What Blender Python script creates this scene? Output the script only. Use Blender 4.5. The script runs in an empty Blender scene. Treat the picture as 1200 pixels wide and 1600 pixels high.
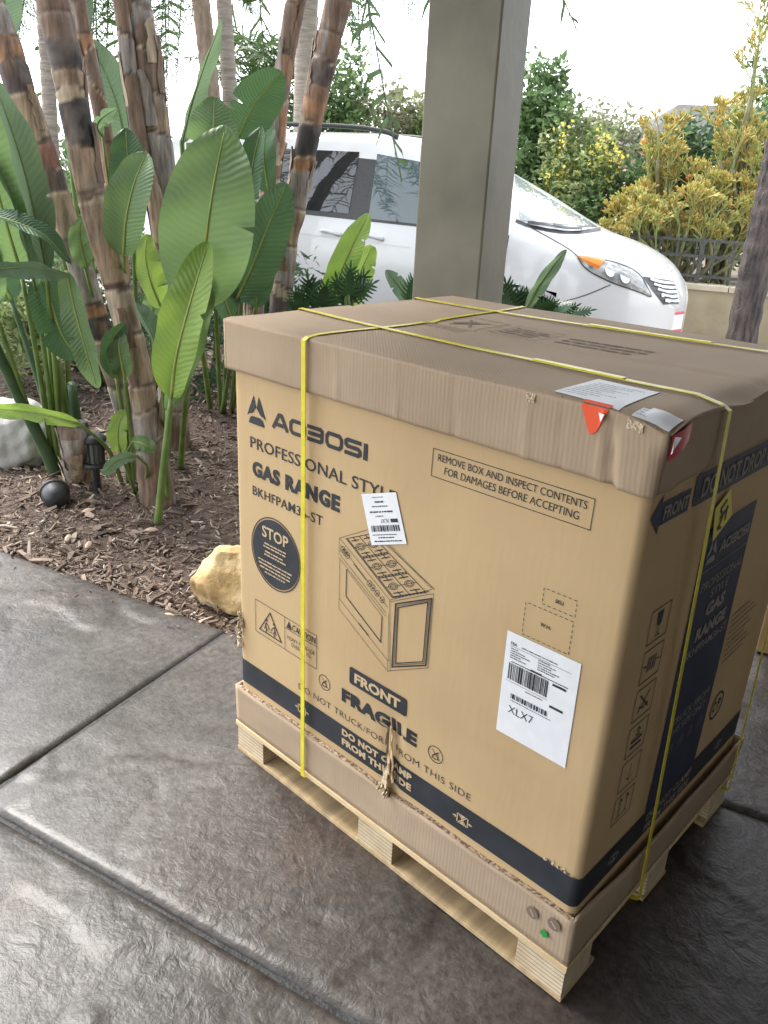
import bpy, bmesh, math, random
from mathutils import Vector, Matrix, noise
random.seed(7)
SC = bpy.context.scene
COL = SC.collection
R = math.radians

# ------------------------------------------------------------------ camera
CAM_LOC = Vector((1.4306, -1.0249, 1.4084))
YAW, PITCH, ROLL, FPX = -0.7442, -0.3879, 0.0501, 1244.36
_f = Vector((math.sin(YAW)*math.cos(PITCH), math.cos(YAW)*math.cos(PITCH), math.sin(PITCH)))
_r0 = Vector((math.cos(YAW), -math.sin(YAW), 0)); _u0 = _r0.cross(_f)
_r = math.cos(ROLL)*_r0 + math.sin(ROLL)*_u0
_u = -math.sin(ROLL)*_r0 + math.cos(ROLL)*_u0
cam_data = bpy.data.cameras.new('camera')
cam = bpy.data.objects.new('camera', cam_data); COL.objects.link(cam)
cam.matrix_world = Matrix(((_r.x, _u.x, -_f.x, CAM_LOC.x), (_r.y, _u.y, -_f.y, CAM_LOC.y), (_r.z, _u.z, -_f.z, CAM_LOC.z), (0, 0, 0, 1)))
cam_data.sensor_fit = 'VERTICAL'; cam_data.sensor_height = 24.0
cam_data.lens = FPX/1600*24.0
cam_data.clip_end = 600
SC.camera = cam
HEAD = Vector((math.sin(YAW), math.cos(YAW), 0)); RGT = _r0

def at(u, v, d):
    """point of the place seen at photo pixel (u,v), d metres ahead of the viewpoint"""
    q = _f + _r*((u-600)/FPX) - _u*((v-800)/FPX)
    return CAM_LOC + q*(d/q.dot(HEAD))
def ground(u, v, z=0.0):
    q = _f + _r*((u-600)/FPX) - _u*((v-800)/FPX)
    return CAM_LOC + q*((z-CAM_LOC.z)/q.z)

# ------------------------------------------------------------------ sky, sun, exposure
SUN_AZ, SUN_EL = Vector((-0.97, -0.10, 0)).normalized(), R(57)
world = bpy.data.worlds.new('World'); SC.world = world; world.use_nodes = True
nt = world.node_tree; nt.nodes.clear()
sky = nt.nodes.new('ShaderNodeTexSky'); sky.sky_type = 'NISHITA'; sky.sun_disc = False
sky.sun_elevation = SUN_EL; sky.sun_rotation = math.atan2(SUN_AZ.x, SUN_AZ.y)
sky.air_density = 1.0; sky.dust_density = 1.0; sky.ozone_density = 1.0
hs = nt.nodes.new('ShaderNodeHueSaturation'); hs.inputs['Saturation'].default_value = 0.22
bg = nt.nodes.new('ShaderNodeBackground'); bg.inputs['Strength'].default_value = 0.15
wo = nt.nodes.new('ShaderNodeOutputWorld')
nt.links.new(sky.outputs[0], hs.inputs['Color']); nt.links.new(hs.outputs[0], bg.inputs['Color']); nt.links.new(bg.outputs[0], wo.inputs['Surface'])
sd = bpy.data.lights.new('sun', 'SUN'); sd.energy = 1.3; sd.angle = R(24); sd.color = (1.0, 0.96, 0.90)
sun = bpy.data.objects.new('sun', sd); COL.objects.link(sun)
_sdir = -(SUN_AZ*math.cos(SUN_EL) + Vector((0, 0, math.sin(SUN_EL))))
sun.rotation_euler = _sdir.to_track_quat('-Z', 'Y').to_euler(); sun.location = (-6, -3, 8)
SC.view_settings.view_transform = 'Standard'; SC.view_settings.look = 'None'
SC.view_settings.exposure = 2.3; SC.view_settings.gamma = 1.0; SC.view_settings.use_curve_mapping = False

# ------------------------------------------------------------------ helpers
class MB:
    def __init__(s): s.v = []; s.f = []; s.m = []; s.c = None
    def add(s, vs, fs, mi=0):
        n = len(s.v); s.v += [tuple(p) for p in vs]; s.f += [tuple(i+n for i in f) for f in fs]; s.m += [mi]*len(fs); return s
    def box(s, a, b, mi=0):
        x0, y0, z0 = a; x1, y1, z1 = b
        return s.add([(x0,y0,z0),(x1,y0,z0),(x1,y1,z0),(x0,y1,z0),(x0,y0,z1),(x1,y0,z1),(x1,y1,z1),(x0,y1,z1)],
              [(0,3,2,1),(4,5,6,7),(0,1,5,4),(1,2,6,5),(2,3,7,6),(3,0,4,7)], mi)
    def obox(s, c, ax, hx, hy, hz, mi=0):
        X, Y, Z = ax; c = Vector(c); vs = []
        for dz in (-1, 1):
            for dx, dy in ((-1,-1),(1,-1),(1,1),(-1,1)): vs.append(c+X*(dx*hx)+Y*(dy*hy)+Z*(dz*hz))
        return s.add(vs, [(0,3,2,1),(4,5,6,7),(0,1,5,4),(1,2,6,5),(2,3,7,6),(3,0,4,7)], mi)
    def grid(s, fn, nu, nv, mi=0, closed=False):
        vs = [fn(i/nu, j/nv) for j in range(nv+1) for i in range(nu+1)]
        fs = [(j*(nu+1)+i, j*(nu+1)+i+1, (j+1)*(nu+1)+i+1, (j+1)*(nu+1)+i) for j in range(nv) for i in range(nu)]
        return s.add(vs, fs, mi)
    def tube(s, pts, rad, n=8, mi=0, cap=True, wob=None):
        pts = [Vector(p) for p in pts]; rings = []
        up = Vector((0, 0, 1)) if abs((pts[-1]-pts[0]).normalized().z) < .8 else Vector((1, 0, 0))
        base = len(s.v)
        t = (pts[1]-pts[0]).normalized(); a = t.cross(up).normalized()
        for i, p in enumerate(pts):
            t = (pts[min(i+1, len(pts)-1)]-pts[max(i-1, 0)]).normalized()
            a = (a - t*a.dot(t)).normalized(); b = t.cross(a)
            r = rad[i] if isinstance(rad, (list, tuple)) else rad
            for k in range(n):
                th = 2*math.pi*k/n; rr = r*(wob(i, k) if wob else 1)
                s.v.append(tuple(p + a*(rr*math.cos(th)) + b*(rr*math.sin(th))))
        for i in range(len(pts)-1):
            for k in range(n):
                s.f.append((base+i*n+k, base+i*n+(k+1) % n, base+(i+1)*n+(k+1) % n, base+(i+1)*n+k)); s.m.append(mi)
        if cap:
            s.f.append(tuple(base+k for k in reversed(range(n)))); s.m.append(mi)
            e = base+(len(pts)-1)*n; s.f.append(tuple(e+k for k in range(n))); s.m.append(mi)
        return s
    def lathe(s, prof, c=(0,0,0), n=20, mi=0, ax=None):
        c = Vector(c); X, Y, Z = ax or (Vector((1,0,0)), Vector((0,1,0)), Vector((0,0,1))); base = len(s.v)
        for r, z in prof:
            for k in range(n):
                th = 2*math.pi*k/n; s.v.append(tuple(c+X*(r*math.cos(th))+Y*(r*math.sin(th))+Z*z))
        for i in range(len(prof)-1):
            for k in range(n):
                s.f.append((base+i*n+k, base+i*n+(k+1) % n, base+(i+1)*n+(k+1) % n, base+(i+1)*n+k)); s.m.append(mi)
        return s
    def build(s, name, mats, parent=None, smooth=False, bevel=0, sub=0):
        me = bpy.data.meshes.new(name); me.from_pydata(s.v, [], s.f)
        if not isinstance(mats, (list, tuple)): mats = [mats]
        for m in mats: me.materials.append(m)
        if len(mats) > 1: me.polygons.foreach_set('material_index', s.m)
        if smooth: me.polygons.foreach_set('use_smooth', [True]*len(me.polygons))
        if s.c is not None:
            ca = me.color_attributes.new('tint', 'FLOAT_COLOR', 'POINT')
            ca.data.foreach_set('color', [x for c in s.c for x in (c[0], c[1], c[2], 1.0)])
        me.update()
        o = bpy.data.objects.new(name, me); COL.objects.link(o)
        if parent: adopt(o, parent)
        if bevel:
            b = o.modifiers.new('bevel', 'BEVEL'); b.width = bevel; b.segments = 2; b.limit_method = 'ANGLE'; b.angle_limit = R(35)
        if sub:
            m = o.modifiers.new('sub', 'SUBSURF'); m.levels = sub; m.render_levels = sub
        return o
def wloc(o):
    p = Vector(o.location)
    while o.parent: o = o.parent; p += Vector(o.location) if o.type == 'EMPTY' else Vector((0,0,0))
    return p
ROOTINV = {}
def adopt(o, parent):
    o.parent = parent
    root = parent
    while root.parent: root = root.parent
    o.matrix_parent_inverse = (Matrix.Translation(-Vector(root.location)) if parent is root else Matrix.Identity(4))
def thing(name, label, cat, loc, group=None):
    o = bpy.data.objects.new(name, None); COL.objects.link(o); o.location = loc; o.empty_display_size = .1
    return tag(o, label, cat, group)
def tag(o, label, cat, group=None):
    o['label'] = label; o['category'] = cat
    if group: o['group'] = group
    return o
def struct(o): o['kind'] = 'structure'; return o
def rnd(a, b): return random.uniform(a, b)
def lerp(a, b, t): return a+(b-a)*t
def sstep(a, b, x):
    t = max(0, min(1, (x-a)/(b-a))); return t*t*(3-2*t)
def catmull(pts, n):
    P = [Vector(p) for p in pts]; P = [P[0]*2-P[1]]+P+[P[-1]*2-P[-2]]; out = []
    for i in range(1, len(P)-2):
        a, b, c, d = P[i-1:i+3]
        for k in range(n):
            t = k/n; out.append(.5*((2*b)+(c-a)*t+(2*a-5*b+4*c-d)*t*t+(3*b-a-3*c+d)*t**3))
    out.append(P[-2]); return out
def interp(tab, x):
    if x <= tab[0][0]: return tab[0][1]
    for (a, va), (b, vb) in zip(tab, tab[1:]):
        if x <= b: return va+(vb-va)*(x-a)/(b-a)
    return tab[-1][1]

# ------------------------------------------------------------------ materials
def mat(name, c1, c2=None, scale=8, rough=.7, bump=0, bscale=60, detail=6, spec=.5, metal=0, stretch=(1,1,1), c3=None, lo=.35, hi=.65, trans=0, coat=0, bdist=.01):
    m = bpy.data.materials.new(name); m.use_nodes = True; t = m.node_tree; b = t.nodes['Principled BSDF']
    b.inputs['Roughness'].default_value = rough; b.inputs['Metallic'].default_value = metal
    b.inputs['Specular IOR Level'].default_value = spec
    if coat: b.inputs['Coat Weight'].default_value = coat; b.inputs['Coat Roughness'].default_value = .05
    b.inputs['Base Color'].default_value = (*c1, 1)
    if c2 is not None or bump:
        tc = t.nodes.new('ShaderNodeTexCoord'); mp = t.nodes.new('ShaderNodeMapping'); mp.inputs['Scale'].default_value = stretch
        t.links.new(tc.outputs['Object'], mp.inputs[0])
    if c2 is not None:
        n = t.nodes.new('ShaderNodeTexNoise'); n.inputs['Scale'].default_value = scale; n.inputs['Detail'].default_value = detail
        t.links.new(mp.outputs[0], n.inputs['Vector'])
        r = t.nodes.new('ShaderNodeValToRGB'); r.color_ramp.elements[0].position = lo; r.color_ramp.elements[1].position = hi
        r.color_ramp.elements[0].color = (*c1, 1); r.color_ramp.elements[1].color = (*c2, 1)
        if c3 is not None:
            e = r.color_ramp.elements.new((lo+hi)/2); e.color = (*c3, 1)
        t.links.new(n.outputs['Fac'], r.inputs[0]); t.links.new(r.outputs[0], b.inputs['Base Color'])
    if bump:
        n2 = t.nodes.new('ShaderNodeTexNoise'); n2.inputs['Scale'].default_value = bscale; n2.inputs['Detail'].default_value = 5
        bp = t.nodes.new('ShaderNodeBump'); bp.inputs['Strength'].default_value = bump; bp.inputs['Distance'].default_value = bdist
        t.links.new(mp.outputs[0], n2.inputs['Vector']); t.links.new(n2.outputs['Fac'], bp.inputs['Height']); t.links.new(bp.outputs[0], b.inputs['Normal'])
    if trans:
        b.inputs['Transmission Weight'].default_value = trans
    return m
def N(m, kind, **kw):
    n = m.node_tree.nodes.new(kind)
    for k, v in kw.items():
        if k in n.inputs: n.inputs[k].default_value = v
        else: setattr(n, k, v)
    return n
def L(m, a, b): m.node_tree.links.new(a, b)
def bsdf(m): return m.node_tree.nodes['Principled BSDF']

def leaf_mat(name, c1, c2, vein=160, rough=.38, tl=.35, axis='V'):
    """broad-leaf: fine parallel veins from the UV, a paler midrib side, some light let through"""
    m = bpy.data.materials.new(name); m.use_nodes = True; b = bsdf(m)
    tc = N(m, 'ShaderNodeTexCoord'); ns = N(m, 'ShaderNodeTexNoise', Scale=5.0, Detail=5.0); L(m, tc.outputs['Object'], ns.inputs['Vector'])
    rp = N(m, 'ShaderNodeValToRGB'); rp.color_ramp.elements[0].position = .3; rp.color_ramp.elements[1].position = .7
    rp.color_ramp.elements[0].color = (*c1, 1); rp.color_ramp.elements[1].color = (*c2, 1)
    L(m, ns.outputs['Fac'], rp.inputs[0])
    uv = N(m, 'ShaderNodeUVMap'); sp = N(m, 'ShaderNodeSeparateXYZ'); L(m, uv.outputs[0], sp.inputs[0])
    # veins run outwards from midrib, slightly swept: v + .18*|u-.5|
    a1 = N(m, 'ShaderNodeMath', operation='SUBTRACT'); L(m, sp.outputs['X'], a1.inputs[0]); a1.inputs[1].default_value = .5
    a2 = N(m, 'ShaderNodeMath', operation='ABSOLUTE'); L(m, a1.outputs[0], a2.inputs[0])
    a3 = N(m, 'ShaderNodeMath', operation='MULTIPLY_ADD'); L(m, a2.outputs[0], a3.inputs[0]); a3.inputs[1].default_value = -.22; L(m, sp.outputs['Y'], a3.inputs[2])
    a4 = N(m, 'ShaderNodeMath', operation='MULTIPLY'); L(m, a3.outputs[0], a4.inputs[0]); a4.inputs[1].default_value = vein
    n2 = N(m, 'ShaderNodeTexNoise', Scale=3.0); L(m, uv.outputs[0], n2.inputs['Vector'])
    a5 = N(m, 'ShaderNodeMath', operation='MULTIPLY_ADD'); L(m, n2.outputs['Fac'], a5.inputs[0]); a5.inputs[1].default_value = 9; L(m, a4.outputs[0], a5.inputs[2])
    a6 = N(m, 'ShaderNodeMath', operation='SINE'); L(m, a5.outputs[0], a6.inputs[0])
    bp = N(m, 'ShaderNodeBump', Strength=.3, Distance=.003); L(m, a6.outputs[0], bp.inputs['Height']); L(m, bp.outputs[0], b.inputs['Normal'])
    mx = N(m, 'ShaderNodeMix', data_type='RGBA'); mr = N(m, 'ShaderNodeMapRange'); mr.inputs[1].default_value = -1; mr.inputs[2].default_value = 1; mr.inputs[3].default_value = 0; mr.inputs[4].default_value = .24
    L(m, a6.outputs[0], mr.inputs[0]); L(m, mr.outputs[0], mx.inputs[0]); L(m, rp.outputs[0], mx.inputs[6]); mx.inputs[7].default_value = (c2[0]*1.7, c2[1]*1.45, c2[2]*1.6, 1)
    # dry brown margin, broken up by noise, and dull dusty blotches
    n4 = N(m, 'ShaderNodeTexNoise', Scale=7.0, Detail=4.0); L(m, uv.outputs[0], n4.inputs['Vector'])
    e1 = N(m, 'ShaderNodeMath', operation='MULTIPLY_ADD'); L(m, n4.outputs['Fac'], e1.inputs[0]); e1.inputs[1].default_value = .10; L(m, a2.outputs[0], e1.inputs[2])
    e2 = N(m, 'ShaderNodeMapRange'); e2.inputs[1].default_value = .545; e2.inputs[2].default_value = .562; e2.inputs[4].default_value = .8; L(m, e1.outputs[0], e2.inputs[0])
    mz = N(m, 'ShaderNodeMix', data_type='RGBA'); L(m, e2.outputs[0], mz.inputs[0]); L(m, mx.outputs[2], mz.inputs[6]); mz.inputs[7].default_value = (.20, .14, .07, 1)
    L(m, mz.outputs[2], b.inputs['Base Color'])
    rn = N(m, 'ShaderNodeMapRange'); rn.inputs[3].default_value = rough-.06; rn.inputs[4].default_value = rough+.3; L(m, ns.outputs['Fac'], rn.inputs[0]); L(m, rn.outputs[0], b.inputs['Roughness'])
    tr = N(m, 'ShaderNodeBsdfTranslucent'); tr.inputs['Color'].default_value = (min(1, c2[0]*2.0), min(1, c2[1]*1.9), c2[2]*1.5, 1)
    ms = N(m, 'ShaderNodeMixShader'); ms.inputs[0].default_value = tl
    out = m.node_tree.nodes['Material Output']; L(m, b.outputs[0], ms.inputs[1]); L(m, tr.outputs[0], ms.inputs[2]); L(m, ms.outputs[0], out.inputs['Surface'])
    return m
def foliage_mat(name, c1, c2, tl=.3, rough=.5, use_tint=False):
    m = bpy.data.materials.new(name); m.use_nodes = True; b = bsdf(m)
    tc = N(m, 'ShaderNodeTexCoord'); ns = N(m, 'ShaderNodeTexNoise', Scale=9.0, Detail=3.0); L(m, tc.outputs['Object'], ns.inputs['Vector'])
    rp = N(m, 'ShaderNodeValToRGB'); rp.color_ramp.elements[0].position = .36; rp.color_ramp.elements[1].position = .66
    rp.color_ramp.elements[0].color = (*c1, 1); rp.color_ramp.elements[1].color = (*c2, 1)
    L(m, ns.outputs['Fac'], rp.inputs[0]); col = rp.outputs[0]
    if use_tint:
        at_ = N(m, 'ShaderNodeAttribute', attribute_name='tint'); col = at_.outputs['Color']
    L(m, col, b.inputs['Base Color']); b.inputs['Roughness'].default_value = rough
    tr = N(m, 'ShaderNodeBsdfTranslucent'); L(m, col, tr.inputs['Color'])
    ms = N(m, 'ShaderNodeMixShader'); ms.inputs[0].default_value = tl
    out = m.node_tree.nodes['Material Output']; L(m, b.outputs[0], ms.inputs[1]); L(m, tr.outputs[0], ms.inputs[2]); L(m, ms.outputs[0], out.inputs['Surface'])
    return m
# ================================================================== the setting
E1 = Vector((0.9655, 0.2605, 0)); E2 = Vector((-0.2605, 0.9655, 0)); UP = Vector((0, 0, 1))
def E(a, b, z=0.0): return E1*a + E2*b + UP*z
EAX = (E1, E2, UP)
def ebox(mb, a0, a1, b0, b1, z0, z1, mi=0):
    return mb.obox(E((a0+a1)/2, (b0+b1)/2, (z0+z1)/2), EAX, abs(a1-a0)/2, abs(b1-b0)/2, abs(z1-z0)/2, mi)

# --- stamped concrete
def concrete(name, base, dark, brown, rough0, rough1, bs=.55):
    m = bpy.data.materials.new(name); m.use_nodes = True; b = bsdf(m)
    tc = N(m, 'ShaderNodeTexCoord'); O = tc.outputs['Object']
    n1 = N(m, 'ShaderNodeTexNoise', Scale=1.7, Detail=6.0, Roughness=.62); L(m, O, n1.inputs['Vector'])
    r1 = N(m, 'ShaderNodeValToRGB'); e = r1.color_ramp.elements
    e[0].position = .33; e[0].color = (*dark, 1); e[1].position = .68; e[1].color = (*base, 1)
    k = e.new(.5); k.color = (*[(p+q)/2 for p, q in zip(base, dark)], 1); L(m, n1.outputs['Fac'], r1.inputs[0])
    n2 = N(m, 'ShaderNodeTexNoise', Scale=2.6, Detail=5.0); mp = N(m, 'ShaderNodeMapping'); mp.inputs['Location'].default_value = (7, 3, 1); L(m, O, mp.inputs[0]); L(m, mp.outputs[0], n2.inputs['Vector'])
    r2 = N(m, 'ShaderNodeMapRange'); r2.inputs[1].default_value = .5; r2.inputs[2].default_value = .72; r2.inputs[4].default_value = .75; L(m, n2.outputs['Fac'], r2.inputs[0])
    mx = N(m, 'ShaderNodeMix', data_type='RGBA'); L(m, r2.outputs[0], mx.inputs[0]); L(m, r1.outputs[0], mx.inputs[6]); mx.inputs[7].default_value = (*brown, 1)
    # fine speckle, worn pale high spots
    n3 = N(m, 'ShaderNodeTexNoise', Scale=48.0, Detail=4.0, Roughness=.7); L(m, O, n3.inputs['Vector'])
    r3 = N(m, 'ShaderNodeMapRange'); r3.inputs[1].default_value = .35; r3.inputs[2].default_value = .72; r3.inputs[3].default_value = .60; r3.inputs[4].default_value = 1.65; L(m, n3.outputs['Fac'], r3.inputs[0])
    mm = N(m, 'ShaderNodeMix', data_type='RGBA', blend_type='MULTIPLY'); mm.inputs[0].default_value = 1; L(m, mx.outputs[2], mm.inputs[6]); L(m, r3.outputs[0], mm.inputs[7])
    L(m, mm.outputs[2], b.inputs['Base Color'])
    # relief: slate-like chips (stretched, warped) + grit
    wn = N(m, 'ShaderNodeTexNoise', Scale=6.0, Detail=3.0); L(m, O, wn.inputs['Vector'])
    wa = N(m, 'ShaderNodeVectorMath', operation='MULTIPLY_ADD'); L(m, wn.outputs['Color'], wa.inputs[0]); wa.inputs[1].default_value = (.12, .12, .12); L(m, O, wa.inputs[2])
    v1 = N(m, 'ShaderNodeTexNoise', Scale=27.0, Detail=5.0, Roughness=.62); v1.inputs['Distortion'].default_value = .45; L(m, wa.outputs[0], v1.inputs['Vector'])
    v2 = N(m, 'ShaderNodeTexVoronoi', Scale=26.0); v2.feature = 'F1'; L(m, wa.outputs[0], v2.inputs['Vector'])
    ms = N(m, 'ShaderNodeTexNoise', Scale=1.1, Detail=4.0); mq = N(m, 'ShaderNodeMapping'); mq.inputs['Location'].default_value = (2, 9, 4); L(m, O, mq.inputs[0]); L(m, mq.outputs[0], ms.inputs['Vector'])
    mr = N(m, 'ShaderNodeMapRange'); mr.inputs[1].default_value = .38; mr.inputs[2].default_value = .62; mr.inputs[3].default_value = .25; mr.inputs[4].default_value = 1; L(m, ms.outputs['Fac'], mr.inputs[0])
    ad = N(m, 'ShaderNodeMath', operation='MULTIPLY_ADD'); L(m, v2.outputs['Distance'], ad.inputs[0]); ad.inputs[1].default_value = .32; L(m, v1.outputs['Fac'], ad.inputs[2])
    sc = N(m, 'ShaderNodeMath', operation='MULTIPLY'); L(m, ad.outputs[0], sc.inputs[0]); L(m, mr.outputs[0], sc.inputs[1])
    g = N(m, 'ShaderNodeTexNoise', Scale=130.0, Detail=2.0); L(m, O, g.inputs['Vector'])
    ag = N(m, 'ShaderNodeMath', operation='MULTIPLY_ADD'); L(m, g.outputs['Fac'], ag.inputs[0]); ag.inputs[1].default_value = .16; L(m, sc.outputs[0], ag.inputs[2])
    bp = N(m, 'ShaderNodeBump', Strength=bs, Distance=.012); L(m, ag.outputs[0], bp.inputs['Height']); L(m, bp.outputs[0], b.inputs['Normal'])
    rr = N(m, 'ShaderNodeMapRange'); rr.inputs[3].default_value = rough0; rr.inputs[4].default_value = rough1; L(m, n1.outputs['Fac'], rr.inputs[0]); L(m, rr.outputs[0], b.inputs['Roughness'])
    return m
M_CONC = concrete('stamped_concrete', (.070, .061, .054), (.024, .0205, .018), (.050, .033, .025), .27, .58, .34)
M_DRIVE = concrete('driveway_concrete', (.42, .40, .37), (.33, .31, .29), (.36, .33, .29), .6, .85, .25)
M_JOINT = mat('joint_filler', (.018, .019, .02), (.05, .05, .05), scale=60, rough=.7, bump=.5, bscale=120)
M_SOIL = mat('bed_soil', (.07, .048, .038), (.15, .105, .08), scale=25, rough=.95, bump=1, bscale=90, bdist=.02)
M_EARTH = mat('far_ground', (.16, .13, .09), (.22, .20, .12), scale=2, rough=.95)
M_POST = mat('post_paint', (.135, .128, .092), (.215, .203, .152), scale=3.0, rough=.55, bump=.12, bscale=30, detail=3)
M_WALL = mat('house_stucco', (.17, .165, .16), (.21, .205, .20), scale=3, rough=.9, bump=.4, bscale=70)
M_CEIL = mat('porch_ceiling_paint', (.17, .15, .115), (.21, .185, .14), scale=2, rough=.7)

# far ground sheet to the horizon
mb = MB(); g = 320
mb.add([(-g,-g,-.12),(g,-g,-.12),(g,g,-.12),(-g,g,-.12)], [(0,1,2,3)])
struct(mb.build('ground', M_EARTH))

def slab(a0, a1, b0, b1, parent, ztop=0.0, step=.02, name='slab', m=None, th=.1):
    na, nb = max(2, int((a1-a0)/step)), max(2, int((b1-b0)/step))
    def top(i, j):
        a = lerp(a0, a1, i); b = lerp(b0, b1, j); p = E(a, b)
        d = min(a-a0, a1-a, b-b0, b1-b)
        z = .0038*noise.fractal(p*2.1+Vector((3,1,0)), 1.0, 2.1, 5) + .003*abs(noise.noise(p*7.5))
        # slate ledges: soft steps where a warped noise crosses a level
        w = noise.noise(p*1.3+Vector((9, 2, 5)))+.35*noise.noise(p*6)
        z += .0045*sstep(.02, .05, w)-.003
        z -= .0035*math.exp(-((w-.24)/.012)**2)   # hairline ridges and cracks of the stamp
        z -= .006*(1-sstep(0, .018, d))
        wob = .004*noise.noise(p*14) if d < 1e-6 else 0
        return E(a, b, ztop+z+wob*.3)
    mb = MB(); mb.grid(top, na, nb)
    # sides
    edge = [i for i in range(na+1)] + [(j+1)*(na+1)-1 for j in range(1, nb+1)] + [nb*(na+1)+i for i in range(na-1, -1, -1)] + [j*(na+1) for j in range(nb-1, 0, -1)]
    n0 = len(mb.v)
    for i in edge: x, y, z = mb.v[i]; mb.v.append((x, y, ztop-th))
    for k in range(len(edge)):
        k2 = (k+1) % len(edge); mb.f.append((edge[k], n0+k, n0+k2, edge[k2])); mb.m.append(0)
    return mb.build(name, m or M_CONC, parent, smooth=True)
patio = bpy.data.objects.new('patio', None); COL.objects.link(patio); struct(patio)
jg = .007
A, B0, B1 = -.415, -.482, .468
slab(A+jg, 1.35, B0+jg, B1, patio, step=.014)
slab(A-3.2, A-jg, B0+jg, B1, patio, step=.018)
slab(A+jg, 1.75, B0-1.7, B0-jg, patio, step=.014)
slab(A-3.2, A-jg, B0-1.7, B0-jg, patio, step=.03)
slab(1.35+2*jg, 4.2, B0+jg, B1, patio, step=.03)
slab(.62, 4.2, B1+2*jg, 2.1, patio, step=.018)
slab(1.75+2*jg, 4.2, B0-1.7, B0-jg, patio, step=.04)
slab(-3.6, 4.2, B0-4.2, B0-1.7-2*jg, patio, step=.08)
mb = MB(); ebox(mb, A-3.1, 4.1, B0-4, B1-.012, -.09, -.011); ebox(mb, .65, 4.1, B1-.012, 2.05, -.09, -.0108)
mb.build('joint_filler', M_JOINT, patio)

# --- planting bed: lumpy soil + bark chips
def bedz(p):
    b = p.dot(E2)
    return -.03 + .035*noise.fractal(p*1.1, 1, 2, 4) + .10*sstep(.7, 3.0, b)*.5
mb = MB()
mb.grid(lambda i, j: (lambda p: p+UP*bedz(p))(E(lerp(-9.5, .61, i), lerp(.470, 4.45, j))), 150, 70)
struct(mb.build('planting_bed', M_SOIL, smooth=True))
M_CHIP = bpy.data.materials.new('bark_chips'); M_CHIP.use_nodes = True
_a = N(M_CHIP, 'ShaderNodeAttribute', attribute_name='tint'); L(M_CHIP, _a.outputs['Color'], bsdf(M_CHIP).inputs['Base Color']); bsdf(M_CHIP).inputs['Roughness'].default_value = .85
mb = MB(); mb.c = []
chip_cols = [(.12,.085,.063),(.175,.128,.096),(.235,.18,.138),(.31,.255,.205),(.085,.058,.044),(.40,.345,.29),(.15,.105,.078),(.205,.15,.112),(.50,.44,.37)]
chip_w = [5,6,5,3,4,1.1,5,4,.35]
rng = random.Random(11)
def chip(p, s, zo):
    ln = s*rng.uniform(.7, 1.5); wd = s*rng.uniform(.13, .30); th = s*rng.uniform(.05, .12)
    q = Matrix.Rotation(rng.uniform(0, 6.283), 3, 'Z') @ Matrix.Rotation(rng.gauss(0, .32), 3, 'Y') @ Matrix.Rotation(rng.gauss(0, .5), 3, 'X')
    c = rng.choices(chip_cols, chip_w)[0]; k = rng.uniform(.8, 1.25); c = (c[0]*k, c[1]*k, c[2]*k)
    bend = rng.uniform(-.15, .15)*ln
    loc = [(-ln/2,-wd*.3,0),(0,-wd*.55,bend),(ln/2,-wd*.25,0),(ln/2,wd*.3,0),(0,wd*.5,bend),(-ln/2,wd*.35,0)]
    n = len(mb.v); P = Vector((p.x, p.y, zo))
    for zz in (0, th):
        for x, y, z in loc: mb.v.append(tuple(P+q@Vector((x, y, z+zz)))); mb.c.append(c)
    mb.f += [(n+6,n+7,n+10,n+11),(n+7,n+8,n+9,n+10)]+[(n+i, n+(i+1) % 6, n+6+(i+1) % 6, n+6+i) for i in range(6)]
    mb.m += [0]*8
for i in range(25000):
    a = rng.uniform(-4.6, .55); t = rng.random()**1.5; b = .474+t*2.5
    if a < -3.2 and rng.random() < .3: continue
    p = E(a, b); z = bedz(p)+rng.uniform(.0, .014)
    chip(p, rng.uniform(.012, .036) if rng.random() < .93 else rng.uniform(.05, .09), z)
for i in range(90):
    p = E(rng.uniform(-2.2, .0), .466-abs(rng.gauss(0, .07))); chip(p, rng.uniform(.006, .020), .004)
for i in range(3500):
    p = E(rng.uniform(-9, .5), rng.uniform(2.4, 4.4)); chip(p, rng.uniform(.04, .1), bedz(p)+.006)
o = mb.build('bark_mulch', M_CHIP); o['kind'] = 'stuff'; o['label'] = 'reddish brown shredded bark mulch covering the planting bed'

# --- driveway beyond the bed
mb = MB(); mb.grid(lambda i, j: E(lerp(-16, 9, i), lerp(4.46, 7.95, j), -.012), 20, 6)
struct(mb.build('driveway', M_DRIVE))
mb = MB(); mb.grid(lambda i, j: E(lerp(.62, 9, i), lerp(2.11, 4.455, j), -.014), 20, 6)
struct(mb.build('path', M_DRIVE))

# --- porch: post, beam, ceiling, house walls
_c = at(734, 230, 2.9); PX, PY = _c.dot(E1), _c.dot(E2)
post = thing('porch_post', 'square olive painted porch post rising behind the big carton', 'post', E(PX, PY, 0))
hw = .122
mb = MB(); ebox(mb, PX-hw, PX+hw, PY-hw, PY+hw, -.05, 2.56); mb.build('shaft', M_POST, post, bevel=.006)
mb = MB()
for sgn in (-1, 1): pass
ebox(mb, PX-hw-.02, PX+hw+.02, PY-hw-.02, PY+hw+.02, -.05, .14); mb.build('base_trim', M_POST, post, bevel=.006)
RF = (-1.15, 4.4, -4.6, 1.62)
roof = thing('porch_roof', 'painted porch roof carried by the olive post', 'roof', E(1.5, 0, 2.56))
mb = MB(); ebox(mb, RF[0], RF[1], RF[2], RF[3], 2.84, 2.98); mb.build('ceiling', M_CEIL, roof)
mb = MB(); ebox(mb, 1.3, 4.4, 1.625, 3.6, 2.84, 2.98); mb.build('ceiling', M_CEIL, roof)  # unseen extra roof piece, added to darken the post's right face
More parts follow.
